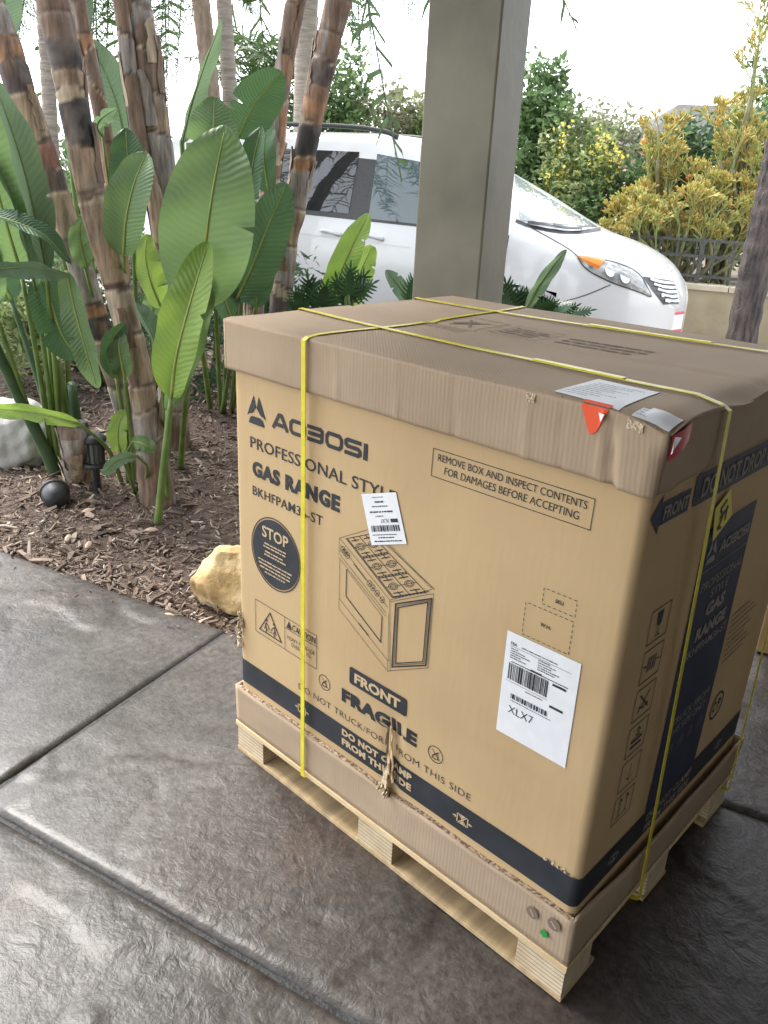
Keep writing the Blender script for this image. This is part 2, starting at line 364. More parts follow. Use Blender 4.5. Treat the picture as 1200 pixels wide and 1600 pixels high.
mb = MB(); ebox(mb, RF[0], RF[1], PY-.13, PY+.13, 2.562, 2.838); mb.build('beam', M_POST, roof)
wall = thing('house_wall', 'brown stucco house wall closing the porch', 'wall', E(2.45, -1, 0))
mb = MB(); ebox(mb, 2.35, 2.55, -4.5, 3.6, -.1, 2.838); mb.build('side_wall', M_WALL, wall)
mb = MB(); ebox(mb, .9, 2.348, -4.5, -4.3, -.1, 2.838); mb.build('rear_wall', M_WALL, wall)
# ================================================================== carton on its pallet
def cardboard(name, c1, c2, flute=0.0, pitch=430, rough=.78):
    m = mat(name, c1, c2, scale=3.2, rough=rough, detail=8, lo=.3, hi=.72, spec=.25)
    b = bsdf(m); tc = N(m, 'ShaderNodeTexCoord'); mp = N(m, 'ShaderNodeMapping'); mp.inputs['Scale'].default_value = (60, 60, 8); L(m, tc.outputs['Object'], mp.inputs[0])
    n = N(m, 'ShaderNodeTexNoise', Scale=1.5, Detail=6.0); L(m, mp.outputs[0], n.inputs['Vector'])
    h = n.outputs['Fac']
    if flute:
        sp = N(m, 'ShaderNodeSeparateXYZ'); L(m, tc.outputs['Object'], sp.inputs[0])
        ad = N(m, 'ShaderNodeMath', operation='ADD'); L(m, sp.outputs['X'], ad.inputs[0]); L(m, sp.outputs['Y'], ad.inputs[1])
        nn = N(m, 'ShaderNodeTexNoise', Scale=14.0, Detail=2.0); L(m, tc.outputs['Object'], nn.inputs['Vector'])
        a2 = N(m, 'ShaderNodeMath', operation='MULTIPLY_ADD'); L(m, ad.outputs[0], a2.inputs[0]); a2.inputs[1].default_value = 2*math.pi*120; 
        a2b = N(m, 'ShaderNodeMath', operation='MULTIPLY'); L(m, nn.outputs['Fac'], a2b.inputs[0]); a2b.inputs[1].default_value = 4; L(m, a2b.outputs[0], a2.inputs[2])
        s = N(m, 'ShaderNodeMath', operation='SINE'); L(m, a2.outputs[0], s.inputs[0])
        hh = N(m, 'ShaderNodeMath', operation='MULTIPLY_ADD'); L(m, s.outputs[0], hh.inputs[0]); hh.inputs[1].default_value = flute; L(m, h, hh.inputs[2]); h = hh.outputs[0]
    bp = N(m, 'ShaderNodeBump', Strength=.22, Distance=.003); L(m, h, bp.inputs['Height']); L(m, bp.outputs[0], b.inputs['Normal'])
    return m
M_CARD = cardboard('carton_kraft', (.47, .33, .178), (.55, .395, .215))
M_LID = cardboard('lid_kraft', (.34, .25, .17), (.43, .325, .225), flute=.16)
M_BARE = mat('unprinted_kraft', (.53, .40, .245), rough=.8, spec=.2)
M_TORN = mat('torn_kraft', (.44, .34, .22), (.68, .57, .42), scale=26, rough=.9, spec=.1, bump=.6, bscale=180)
M_INK = mat('black_print', (.022, .025, .030), (.034, .038, .045), scale=12, rough=.62, spec=.35)
M_INKB = mat('blue_black_print', (.020, .030, .060), (.028, .040, .074), scale=12, rough=.6, spec=.35)
M_FAINT = mat('faint_grey_print', (.20, .155, .115), rough=.8, spec=.2)
M_PALEP = mat('pale_panel_lettering', (.30, .27, .23), rough=.8, spec=.2)
M_LABEL = mat('white_label_paper', (.74, .76, .79), (.80, .81, .83), scale=30, rough=.55, spec=.4)
M_YTAG = mat('yellow_sticker', (.62, .54, .03), rough=.5)
M_ORANGE = mat('orange_sticker', (.80, .085, .02), rough=.45)
M_RED = mat('red_sticker', (.55, .018, .035), rough=.4)
M_STRAP = mat('yellow_strap_plastic', (.60, .52, .015), (.72, .64, .03), scale=40, rough=.38, spec=.5)
M_GREEN = mat('green_sticker', (.02, .30, .05), rough=.5)
DEP, HP, HT, BB, BT, LB, LT = .767, .0956, .2074, .2259, .2915, 1.0255, 1.1342

def bulge(s, z):
    t = max(0, min(1, (s-.04)/.92)); k = max(0, min(1, (z-.21)/.85))
    return .006*math.sin(math.pi*t)*math.sin(math.pi*k)
def front(u, z, off=0.0):
    d = bulge(u, z) - .0014*math.exp(-((u-.306)/.014)**2)*sstep(.24, .4, z)
    d -= .010*math.exp(-((u-.536)/.017)**2)*(1-sstep(.34, .43, z))
    d += (.0011*math.exp(-((z-.463-.012*u)/.004)**2) + .0009*math.exp(-((z-.958+.01*u)/.004)**2))*sstep(.03, .1, u)*sstep(.03, .1, .99-u)
    d += .0016*noise.noise(Vector((u*3.1, 0, z*3.3)))*sstep(.03, .1, u)*sstep(.03, .1, .99-u)
    return Vector((u, .008-d-off, z))
def side(y, z, off=0.0):
    d = .5*bulge(y/.78, z) + .0016*noise.noise(Vector((4, y*3.1, z*3.3)))*sstep(.03, .1, y)
    return Vector((.990+d+off, y, z))
def topf(x, y, off=0.0):
    s = -.007*math.sin(math.pi*max(0, min(1, x)))*math.sin(math.pi*max(0, min(1, y/DEP)))
    s -= .0035*math.exp(-((y-.385)/.006)**2)
    s += .0022*noise.noise(Vector((x*4, y*5, 2)))
    s -= .010*math.exp(-(((x-1.0)/.05)**2+((y-.0)/.04)**2))
    s -= .010*math.exp(-(((x-1.0)/.03)**2+((y-.27)/.09)**2)) + .006*math.exp(-((x-1.003)/.02)**2)
    s -= .003*math.exp(-((y+.003)/.006)**2)
    return Vector((x, y, LT+s+off))

carton = thing('carton', 'large brown cardboard range carton with bold printing strapped on wooden pallet', 'box', (.5, .38, HP))
# body: rounded tube of board
def outline():
    pts = []; r = .016; X0, X1, Y0, Y1 = .010, .990, .008, DEP-.008
    for i in range(61): pts.append(('f', lerp(X0+r, X1-r, i/60)))
    for i in range(1, 6): a = -math.pi/2+math.pi/2*i/6; pts.append(('c', X1-r+r*math.cos(a), Y0+r+r*math.sin(a)))
    for i in range(41): pts.append(('s', lerp(Y0+r, Y1-r, i/40)))
    for i in range(1, 6): a = math.pi/2*i/6; pts.append(('c', X1-r+r*math.cos(a), Y1-r+r*math.sin(a)))
    for i in range(5): pts.append(('c', lerp(X1-r, X0+r, i/4), Y1))
    for i in range(1, 6): a = math.pi/2+math.pi/2*i/6; pts.append(('c', X0+r+r*math.cos(a), Y1-r+r*math.sin(a)))
    for i in range(5): pts.append(('c', X0, lerp(Y1-r, Y0+r, i/4)))
    for i in range(1, 6): a = math.pi+math.pi/2*i/6; pts.append(('c', X0+r+r*math.cos(a), Y0+r+r*math.sin(a)))
    return pts
OUT = outline()
def opt(q, z, off=0):
    if q[0] == 'f': return front(q[1], z, off)
    if q[0] == 's': return side(q[1], z, off)
    p = Vector((q[1], q[2], z))
    if off:
        c = Vector((min(max(q[1], .026), .974), min(max(q[2], .024), DEP-.024), z)); n = (p-c); 
        p += (n.normalized() if n.length > 1e-6 else Vector((0, 0, 0)))*off
    return p
def wrap(zs, off, name, m, parent):
    mb = MB(); n = len(OUT)
    for z in zs:
        for q in OUT: mb.v.append(tuple(opt(q, z, off)))
    for j in range(len(zs)-1):
        for i in range(n): mb.f.append((j*n+i, j*n+(i+1) % n, (j+1)*n+(i+1) % n, (j+1)*n+i)); mb.m.append(0)
    return mb.build(name, m, parent, smooth=True)
body = wrap([lerp(HP+.004, 1.12, j/60) for j in range(61)], 0, 'body', M_CARD, carton)
band = wrap([BB, lerp(BB, BT, .5), BT], .0012, 'printed_band', M_INK, body)

# ---- printing
GLYPH = {}
def textmesh(s, bold=0.0, sp=1.0):
    key = (s, bold, sp)
    if key not in GLYPH:
        cu = bpy.data.curves.new('print', 'FONT'); cu.body = s; cu.offset = bold; cu.space_character = sp; cu.resolution_u = 3
        ob = bpy.data.objects.new('print', cu)
        me = bpy.data.meshes.new_from_object(ob)
        vs = [tuple(v.co)[:2] for v in me.vertices]; fs = [tuple(p.vertices) for p in me.polygons]
        bpy.data.objects.remove(ob); bpy.data.curves.remove(cu); bpy.data.meshes.remove(me)
        x0 = min(v[0] for v in vs); x1 = max(v[0] for v in vs); y0 = min(v[1] for v in vs); y1 = max(v[1] for v in vs)
        GLYPH[key] = ([((x-x0)/(x1-x0), (y-y0)/(y1-y0)) for x, y in vs], fs)
    return GLYPH[key]
class Ink:
    """flat print laid on one face of the carton; (u,v) are metres on that face"""
    def __init__(s, surf, off=.0014): s.surf = surf; s.off = off; s.mb = MB()
    def poly(s, pts): s.mb.add([s.surf(u, v, s.off) for u, v in pts], [tuple(range(len(pts)))]); return s
    def rect(s, u0, v0, u1, v1, n=1):
        for i in range(n):
            a, b = lerp(u0, u1, i/n), lerp(u0, u1, (i+1)/n); s.poly([(a, v0), (b, v0), (b, v1), (a, v1)])
        return s
    def text(s, t, u0, v0, u1, v1, bold=0.0, sp=1.0, q=None):
        vs, fs = textmesh(t, bold, sp)
        if q: pt = lambda x, y: tuple(lerp(lerp(q[0][k], q[1][k], x), lerp(q[3][k], q[2][k], x), y) for k in (0, 1))
        else: pt = lambda x, y: (lerp(u0, u1, x), lerp(v0, v1, y))
        s.mb.add([s.surf(*pt(x, y), s.off) for x, y in vs], fs); return s
    def line(s, pts, w, closed=False):
        P0 = [Vector(p) for p in pts]; P = []
        for a, b in zip(P0, P0[1:]+([P0[0]] if closed else [])):
            m = max(1, int((b-a).length/.02)); P += [a.lerp(b, k/m) for k in range(m)]
        if not closed: P.append(P0[-1])
        n = len(P); Lf = []; Rt = []
        for i in range(n):
            a = P[i-1] if (i or closed) else None; c = P[(i+1) % n] if (i < n-1 or closed) else None; b = P[i]
            d1 = (b-a).normalized() if a is not None else (c-b).normalized(); d2 = (c-b).normalized() if c is not None else d1
            nn = Vector((-d1.y-d2.y, d1.x+d2.x))
            nn = nn.normalized() if nn.length > 1e-5 else Vector((-d1.y, d1.x))
            k = w/2/max(.45, nn.dot(Vector((-d1.y, d1.x)))); Lf.append(b+nn*k); Rt.append(b-nn*k)
        for i in range(n if closed else n-1):
            j = (i+1) % n; s.poly([Rt[i], Rt[j], Lf[j], Lf[i]])
        return s
    def ring(s, cu, cv, r, w, n=40, ku=1.0):
        return s.line([(cu+ku*r*math.cos(6.28318*i/n), cv+r*math.sin(6.28318*i/n)) for i in range(n)], w, True)
    def disc(s, cu, cv, r, n=40):
        return s.poly([(cu+r*math.cos(6.28318*i/n), cv+r*math.sin(6.28318*i/n)) for i in range(n)])
    def frame(s, u0, v0, u1, v1, w): return s.line([(u0, v0), (u1, v0), (u1, v1), (u0, v1)], w, True)
    def dash(s, u0, v0, u1, v1, w, d=.006):
        for a, b in (((u0, v0), (u1, v0)), ((u1, v0), (u1, v1)), ((u1, v1), (u0, v1)), ((u0, v1), (u0, v0))):
            a, b = Vector(a), Vector(b); n = max(2, round((b-a).length/d/1.75))
            for i in range(n): s.line([a.lerp(b, i/n), a.lerp(b, (i+.58)/n)], w)
        return s
    def rrect(s, u0, v0, u1, v1, r):
        pts = []
        for cx, cy, a0 in ((u1-r, v0+r, -90), (u1-r, v1-r, 0), (u0+r, v1-r, 90), (u0+r, v0+r, 180)):
            for k in range(5): a = R(a0+22.5*k); pts.append((cx+r*math.cos(a), cy+r*math.sin(a)))
        return s.poly(pts)
    def greek(s, u0, v0, u1, h, seed, center=False):   # unreadable fine print: short word-like dashes
        rg = random.Random(seed); x = u0
        while x < u1-h:
            w = min(u1-x, h*rg.uniform(.8, 3.2)); k = rg.uniform(.75, 1)
            s.rect(x, v0, x+w, v0+h*.62*k); x += w+h*.35
        return s
    def bars(s, u0, v0, u1, v1, seed, n=40):
        rg = random.Random(seed); x = u0
        while x < u1:
            w = (u1-u0)/n*rg.choice((.5, .5, 1, 1.5)); s.rect(x, v0, min(x+w, u1), v1); x += w+(u1-u0)/n*rg.choice((.5, .7, 1))
        return s
    def build(s, name, m, parent): return s.mb.build(name, m, parent)
LET = {'A': (1.32, [[(.03,0),(.56,.95),(.76,.95),(1.29,0)], [(.36,.3),(.96,.3)]]), 
 'O': (1.36, [[(.28,.11),(1.08,.11),(1.25,.3),(1.25,.7),(1.08,.89),(.28,.89),(.11,.7),(.11,.3),(.28,.11),(.3,.11)]]),
 'B': (1.27, [[(0,.89),(1.0,.89),(1.13,.79),(1.13,.60),(1.0,.5),(.06,.5)], [(.9,.5),(1.0,.5),(1.13,.40),(1.13,.21),(1.0,.11),(0,.11)]]),
 'S': (1.25, [[(1.2,.89),(.22,.89),(.10,.79),(.10,.60),(.22,.5),(1.0,.5),(1.13,.40),(1.13,.21),(1.0,.11),(.02,.11)]]),
 'I': (.3, [[(.14,0),(.14,1)]])}
def logotype(ink, u0, v0, u1, v1, wt=.25):
    tot = sum(LET[c][0]+.13 for c in 'AOBOSI')-.13; k = (u1-u0)/tot; x = u0; h = v1-v0
    for c in 'AOBOSI':
        for st in LET[c][1]: ink.line([(x+px*k, v0+py*h) for px, py in st], wt*h*(1.25 if c == 'I' else 1))
        x += (LET[c][0]+.13)*k
def logomark(ink, u0, v0, u1, v1):
    f = lambda x, y: (lerp(u0, u1, x), lerp(v0, v1, y))
    ink.poly([f(.37,1), f(.42,.80), f(.47,.60), f(.27,.36), f(.12,.33), f(0,.25)][::-1])
    ink.poly([f(.63,1), f(.58,.80), f(.53,.60), f(.73,.36), f(.88,.33), f(1,.25)])
    ink.poly([f(.08,0), f(.92,0), f(.84,.20), f(.70,.27), f(.30,.27), f(.16,.20)])

fr = front
i = Ink(fr); logomark(i, .060, .917, .126, .981); i.build('logo_mark', M_INK, body)
i = Ink(fr); logotype(i, .149, .925, .433, .958); i.build('brand_lettering', M_INK, body)
Ink(fr).text('PROFESSIONAL STYLE', .070, .861, .513, .887, .004, 1.03).build('lettering', M_INK, body)
Ink(fr).text('GAS RANGE', .076, .797, .363, .833, .055, 1.12).build('lettering', M_INK, body)
Ink(fr).text('BKHFPAM36-ST', .076, .751, .312, .773, .004, 1.05).build('lettering', M_INK, body)
i = Ink(fr).ring(.156, .628, .0872, .0028, 56); i.disc(.156, .628, .0828, 56); stop = i.build('stop_roundel', M_INK, body)
i = Ink(fr, .0022).text('STOP', .110, .660, .204, .688, .022)
for k, (a, b, z) in enumerate([(.118,.196,.644),(.114,.194,.636),(.120,.186,.624),(.117,.196,.616),(.094,.216,.598),(.096,.216,.589),(.100,.214,.580),(.118,.192,.571)]): i.greek(a, z, b, .0062, k)
i.build('lettering', M_BARE, stop)
i = Ink(fr).frame(.078, .397, .301, .484, .0013); i.line([(.190, .397), (.190, .484)], .0013); i.line([(.190, .456), (.301, .456)], .0013)
i.line([(.094, .409), (.176, .409), (.135, .470)], .0030, True)
for cx, sx in ((.121, 1), (.149, -1)):   # two people lifting
    i.disc(cx, .445, .0035, 10); i.line([(cx-.002*sx, .439), (cx-.004*sx, .427), (cx+.001*sx, .420), (cx-.003*sx, .412)], .0032); i.line([(cx-.004*sx, .427), (cx-.008*sx, .418)], .0026); i.line([(cx-.001*sx, .437), (cx+.007*sx, .430), (cx+.009*sx, .424)], .0022)
i.line([(.129,.425),(.141,.425),(.141,.417),(.129,.417)], .0012, True)
i.poly([(.196, .459), (.215, .459), (.2055, .479)])
i.text('CAUTION', .218, .4605, .297, .4765, .012); i.text('HEAVY PACKAGE', .199, .430, .295, .4405, -.006); i.text('OVER', .213, .416, .244, .4265, -.006); i.text('KG', .268, .416, .282, .4265, -.006)
i.build('caution_panel', M_INK, body)
fp = Ink(fr).rrect(.408, .4155, .573, .4585, .006).build('front_plate', M_INK, body)
Ink(fr, .0022).text('FRONT', .424, .4245, .556, .4495, .042).build('lettering', M_BARE, fp)
Ink(fr).text('FRAGILE', .385, .357, .604, .3915, .06, 1.1).build('lettering', M_INK, body)
Ink(fr).text('DO NOT TRUCK/FORK FROM THIS SIDE', .239, .3125, .747, .3285, -.012, 1.06).build('lettering', M_INK, body)
def notruck(i, cu, cv, r):
    i.ring(cu, cv, r, .0017); i.line([(cu-.009, cv+.010), (cu+.010, cv-.010)], .0014); i.line([(cu+.008, cv+.009), (cu-.006, cv-.004), (cu-.007, cv-.009)], .0022); i.line([(cu-.009, cv-.010), (cu+.004, cv-.011)], .0018); i.line([(cu-.002, cv+.002), (cu+.006, cv+.001), (cu+.007, cv-.006)], .0016); i.disc(cu+.007, cv-.008, .0022, 8)
for c in ((.328, .375), (.654, .370)): i = Ink(fr); notruck(i, c[0], c[1], .0185); i.build('no_truck_mark', M_INK, body)
Ink(fr, .0024).text('DO NOT CLAMP', .388, .2665, .598, .2845, .05, 1.06).text('FROM THIS SIDE', .388, .2400, .598, .2585, .05, 1.06).build('lettering', M_BARE, band)
def clampmark(i, cu, cv, s):
    w = .12*s
    i.line([(cu-.5*s, cv-.55*s), (cu+.5*s, cv+.55*s)], w); i.line([(cu-.5*s, cv+.55*s), (cu+.5*s, cv-.55*s)], w)
    i.poly([(cu-.34*s, cv-.55*s), (cu+.34*s, cv-.55*s), (cu, cv-.16*s)]); i.poly([(cu+.34*s, cv+.55*s), (cu-.34*s, cv+.55*s), (cu, cv+.16*s)])
    for k in (-1, 1):
        i.line([(cu+k*.62*s, cv-.5*s), (cu+k*.62*s, cv+.5*s)], w); i.line([(cu+k*1.15*s, cv), (cu+k*.74*s, cv)], w); i.poly([(cu+k*.70*s, cv), (cu+k*.92*s, cv+.2*s), (cu+k*.92*s, cv-.2*s)][::k])
for c in ((.251, .2595), (.734, .2575)): i = Ink(fr, .0024); clampmark(i, c[0], c[1], .021); i.build('no_clamp_mark', M_BARE, band)
Ink(fr).frame(.591, .9405, .907, .991, .0013).text('REMOVE BOX AND INSPECT CONTENTS', .603, .971, .896, .984, 0).text('FOR DAMAGES BEFORE ACCEPTING', .620, .9505, .885, .9635, 0).build('remove_box_notice', M_INK, body)
Ink(fr).dash(.844, .789, .905, .818, .0011).text('SKU', .867, .800, .882, .807, .02).build('dashed_frame', M_INK, body); Ink(fr).dash(.814, .719, .904, .780, .0011).text('W.H.', .846, .748, .866, .755, .02).build('dashed_frame', M_INK, body)
# drawing of the range (points read on the 960x1600 enlargement of the drawing)
def onfront(px, py):
    q = _f + _r*((px-600)/FPX) - _u*((py-800)/FPX); t = (.006-CAM_LOC.y)/q.y; p = CAM_LOC+q*t; return (p.x, p.z)
def d(x, y): return onfront(520+x/5.3333, 760+y/5.3333)
i = Ink(fr); T = .0009; K = .0022
def dl(pts, w=T, closed=False): i.line([d(*p) for p in pts], w, closed)
dl([(68,425),(318,352),(858,845),(490,940)], T, True); dl([(68,425),(64,560)]); dl([(70,605),(65,930),(62,1010),(470,1535),(490,1530),(490,940)])
dl([(75,482),(470,1000)]); dl([(490,1530),(805,1505),(855,885)]); dl([(490,955),(855,885)]); dl([(66,930),(470,1445),(490,1440)]); dl([(470,1445),(470,1535)])
dl([(127,685),(122,910),(412,1290),(425,1075)], K); dl([(127,685),(425,1075)], T); dl([(225,1130),(310,1235)], K)
dl([(60,585),(455,1075)], T); dl([(68,560),(460,1050)], T); dl([(478,1055),(475,1440)])
for e, w in ((0, .0030), (16, .0012), (30, .0022)):
    dl([(538+e*.7,972+e),(836-e,928+e),(787-e*.8,1484-e),(505+e,1497-e)], w, True)
for t in (0,.055,.11,.62,.70,.80,.92):
    cx, cy = lerp(95, 455, t), lerp(520, 975, t); dl([(cx+20*math.cos(a*.785), cy+26*math.sin(a*.785)) for a in range(8)], .0011, True); dl([(cx-8, cy+10), (cx+12, cy-6)], .0015)
for t in (.28,.34,.40,.46,.52): cx, cy = lerp(95, 455, t), lerp(525, 980, t); dl([(cx-10, cy-12), (cx+10, cy+14)], .0015)
def tp(s, t):  # s along the long edge, t to the back
    a = (lerp(120, 510, s), lerp(425, 920, s)); b = (lerp(340, 815, s), lerp(380, 870, s)); return (lerp(a[0], b[0], t), lerp(a[1], b[1], t))
for k in range(3):
    s0, s1 = k/3+.012, (k+1)/3-.012
    dl([tp(s0,.04),tp(s1,.04),tp(s1,.92),tp(s0,.92)], .0014, True); dl([tp((s0+s1)/2,.04),tp((s0+s1)/2,.92)], .0010); dl([tp(s0,.48),tp(s1,.48)], .0014)
    for tt in (.25, .71):
        c = tp((s0+s1)/2, tt)
        for r in (40, 24): dl([(c[0]+r*math.cos(a*.63), c[1]+r*.72*math.sin(a*.63)) for a in range(10)], .0012, True)
        for q in (.16, .84): dl([tp(lerp(s0, s1, q), tt-.14), tp(lerp(s0, s1, q), tt+.14)], .0020)
        dl([tp(s0, tt), tp(lerp(s0, s1, .22), tt)], .0018); dl([tp(s1, tt), tp(lerp(s0, s1, .78), tt)], .0018)
    for q in range(9): dl([tp(s1+.01, .06+q*.1), tp(s1+.022, .10+q*.1)], .0020)
for k in range(46): t = k/46; dl([(lerp(360, 835, t), lerp(368, 850, t)), (lerp(378, 852, t), lerp(362, 842, t))], .0009)
dl([(120,425),(510,920),(815,868)], .0016)
i.build('range_drawing', M_INK, body)
# stickers and labels on the front
def sheet(surf, q, off, name, m, parent, n=6):
    mb = MB(); mb.grid(lambda s, t: surf(*[lerp(lerp(q[0][k], q[1][k], s), lerp(q[3][k], q[2][k], s), t) for k in (0, 1)], off), n, n); return mb.build(name, m, parent, smooth=True)
lab = sheet(fr, [(.786,.506),(.930,.505),(.929,.713),(.786,.714)], .0016, 'shipping_label', M_LABEL, body)
lab['label'] = 'white shipping label printed XLX7'
i = Ink(fr, .0024)
i.text('FBA', .796, .6905, .8085, .6965, .004); i.greek(.818, .692, .888, .003, 2); i.line([(.796, .688), (.915, .688)], .0006)
for k in range(5): i.greek(.797, .683-k*.0045, lerp(.815, .845, (k*.37) % 1), .0030, 30+k); i.greek(.852, .684-k*.0045, lerp(.875, .9, (k*.61) % 1), .0030, 60+k)
i.rect(.801, .6575, .913, .6590); i.rect(.840, .6570, .862, .6608); i.bars(.797, .622, .876, .655, 5, 34); i.line([(.794, .618), (.878, .618)], .0006); i.greek(.835, .612, .872, .003, 9)
i.rect(.884, .650, .910, .6545); i.rect(.884, .6065, .910, .611); i.bars(.808, .586, .882, .596, 8, 30); i.greek(.808, .5815, .890, .002, 14)
i.text('XLX7', .806, .5555, .857, .571, -.008)
i.build('label_print', M_INK, lab)
ST = [(.458,.760),(.548,.794),(.512,.886),(.423,.856)]
stk = sheet(fr, ST, .0022, 'white_sticker', M_LABEL, body)
stk['label'] = 'small white tilted sticker with upside down print'
def sq(x, y): return tuple(lerp(lerp(ST[0][k], ST[1][k], x), lerp(ST[3][k], ST[2][k], x), y) for k in (0, 1))
i = Ink(lambda x, y, o=0: fr(*sq(x, y), o), .0030)
i.bars(.1, .26, .9, .38, 3, 32)
for k, (a, b, y, h) in enumerate([(.12,.9,.06,.04),(.25,.7,.13,.035),(.1,.8,.19,.03),(.3,.55,.55,.03),(.15,.85,.63,.05),(.25,.7,.74,.035),(.35,.6,.82,.055),(.3,.65,.92,.02)]): i.greek(a, y, b, h, 40+k)
i.text('XLX7', 0, 0, 0, 0, .0, q=[(.66,.50),(.42,.50),(.42,.43),(.66,.43)]); i.rect(.70, .43, .90, .50)
i.build('sticker_print', M_INK, stk)

# print on the right-hand side
sd_ = side
arrow = Ink(sd_).poly([(.02,.981),(.052,.948),(.052,.962),(.150,.962),(.150,1.000),(.052,1.000),(.052,1.014)]).build('front_arrow', M_INKB, body)
Ink(sd_, .0028).text('FRONT', .060, .970, .143, .992, .02).build('lettering', M_PALEP, arrow)
o = Ink(sd_).rrect(.165, .962, .62, 1.017, .008).build('drop_banner', M_INKB, body)
Ink(sd_, .0028).text('DO NOT DROP O', .192, .972, .505, 1.006, .02).build('lettering', M_PALEP, o)
pan = MB(); pan.grid(lambda a, b: sd_(lerp(.252, .482, a), lerp(BT-.002, .898, b), .0011), 6, 20); pan = pan.build('dark_panel', M_INKB, body, smooth=True)
i = Ink(sd_, .0026); logomark(i, .272, .826, .318, .872); logotype(i, .332, .835, .468, .856); i.line([(.254, .812), (.480, .812)], .0014)
i.build('brand_lettering', M_PALEP, pan)
for a in (('PROFESSIONAL', .282, .769, .470, .788, 0), ('STYLE', .335, .742, .415, .760, 0), ('GAS', .330, .703, .416, .732, .05), ('RANGE', .305, .658, .445, .687, .05), ('BKHFPAM36-ST', .272, .629, .466, .648, .01), ('TRUCK FROM', .285, .478, .455, .496, .0), ('THIS SIDE ONLY', .283, .452, .451, .470, .0)): Ink(sd_, .0026).text(*a).build('lettering', M_PALEP, pan)
i = Ink(sd_, .0026)
for k in range(4): cu = .300+k*.045; i.line([(cu, .402), (cu+.004, .420), (cu+.012, .428), (cu+.012, .404)], .0016)
i.build('tool_marks', M_PALEP, pan)
i = Ink(sd_, .0028).text('DO NOT CLAMP', .262, .263, .470, .283, .03).text('FROM THIS SIDE', .262, .236, .468, .255, .03); i.build('lettering', M_PALEP, band)
for cy in (.135, .62): i = Ink(sd_, .0028); clampmark(i, cy, .260, .020); i.build('no_clamp_mark', M_PALEP, band)
for k in range(6):
    z0 = .738-k*.0758; i = Ink(sd_).frame(.095, z0, .163, z0+.062, .0018); cu, cv = .129, z0+.031
    if k == 0: i.poly([(cu-.010,cv+.023),(cu-.008,cv),(cu,cv-.006),(cu+.008,cv),(cu+.010,cv+.023)]).line([(cu,cv-.006),(cu,cv-.022)], .002).line([(cu-.008,cv-.022),(cu+.008,cv-.022)], .002)
    elif k == 1:
        for t in (-.012,-.004,.004,.012): i.line([(cu+t,cv-.014),(cu+t,cv+.014)], .003)
        for t in (-1, 1): i.line([(cu+t*.027,cv),(cu+t*.018,cv)], .003)
    elif k == 2: i.line([(cu-.018,cv-.018),(cu+.018,cv+.018)], .003).line([(cu-.018,cv+.018),(cu+.018,cv-.018)], .003).line([(cu-.016,cv-.008),(cu,cv-.014),(cu+.016,cv-.008)], .003)
    elif k == 3: i.line([(cu-.02,cv-.016),(cu+.02,cv-.016)], .005).line([(cu-.02,cv-.004),(cu+.02,cv-.004)], .005).line([(cu-.006,cv+.014),(cu+.002,cv+.020),(cu+.008,cv+.014),(cu-.004,cv+.004),(cu+.01,cv+.004)], .003)
    elif k == 4: i.line([(cu,cv-.02),(cu,cv+.02)], .0015).line([(cu-.012,cv-.008),(cu,cv-.018),(cu+.012,cv-.008)], .0015)
    else:
        for t in (-.012, .012): i.line([(cu+t,cv-.018),(cu+t,cv+.02)], .002).line([(cu+t-.007,cv+.012),(cu+t,cv+.022),(cu+t+.007,cv+.012)], .002)
        i.line([(cu-.022,cv-.020),(cu+.022,cv-.020)], .002)
    i.build('handling_mark', M_INKB, body)
i = Ink(sd_).ring(.541, .405, .032, .005); i.text('C', .520, .392, .535, .420, .03).text('P', .546, .392, .560, .420, .03); i.build('certification_mark', M_INKB, body)
i = Ink(sd_)
for k in range(9): i.greek(.500, .640-k*.014, lerp(.60, .66, (k*.41) % 1), .006, 80+k)
i.build('fine_print', M_FAINT, body)
def onside(px, py):
    q = _f + _r*((px-600)/FPX) - _u*((py-800)/FPX); t = (.992-CAM_LOC.x)/q.x; p = CAM_LOC+q*t; return (p.y, p.z)
q = [onside(1108,846), onside(1139,803), onside(1138,762), onside(1113,794)]
ytag = sheet(sd_, q, .006, 'yellow_sticker', M_YTAG, body)
i = Ink(sd_, .0068)
def yq(x, y): return tuple(lerp(lerp(q[0][k], q[1][k], x), lerp(q[3][k], q[2][k], x), y) for k in (0, 1))
for a, b in (((.2,.2),(.5,.45)),((.5,.45),(.35,.75)),((.35,.75),(.75,.8)),((.3,.5),(.8,.5)),((.6,.2),(.75,.6)),((.2,.3),(.4,.12))): i.line([yq(*a), yq(*b)], .006)
i.build('sticker_print', M_INK, ytag)

# torn board: crumpled strip over the bottom middle of the front, smaller ones at the left edge
def torn(name, cu, z0, z1, w, amp, seed, lean=0.0, base=.003):
    rg = random.Random(seed); mb = MB(); nu, nz = 9, 26
    def f(s, t):
        z = lerp(z0, z1, t); wd = w*(.55+.45*math.sin(math.pi*min(1, t*1.1+.15)))*(1+.45*noise.noise(Vector((seed, t*5, 0))))
        u = cu+lean*t+(s-.5)*wd+.006*noise.noise(Vector((t*9, s*3, seed)))
        y = .008-base-amp*(.3+.7*abs(noise.fractal(Vector((s*2.2, t*4.5, seed)), 1.0, 2.0, 3)))*math.sin(math.pi*(.05+.75*s))
        return Vector((u, y-.6*bulge(u, z), z+.004*noise.noise(Vector((s*6, t*7, seed+3)))))
    mb.grid(f, nu, nz); o = mb.build(name, M_TORN, body); sm = o.modifiers.new('s', 'SOLIDIFY'); sm.thickness = .0018; return o
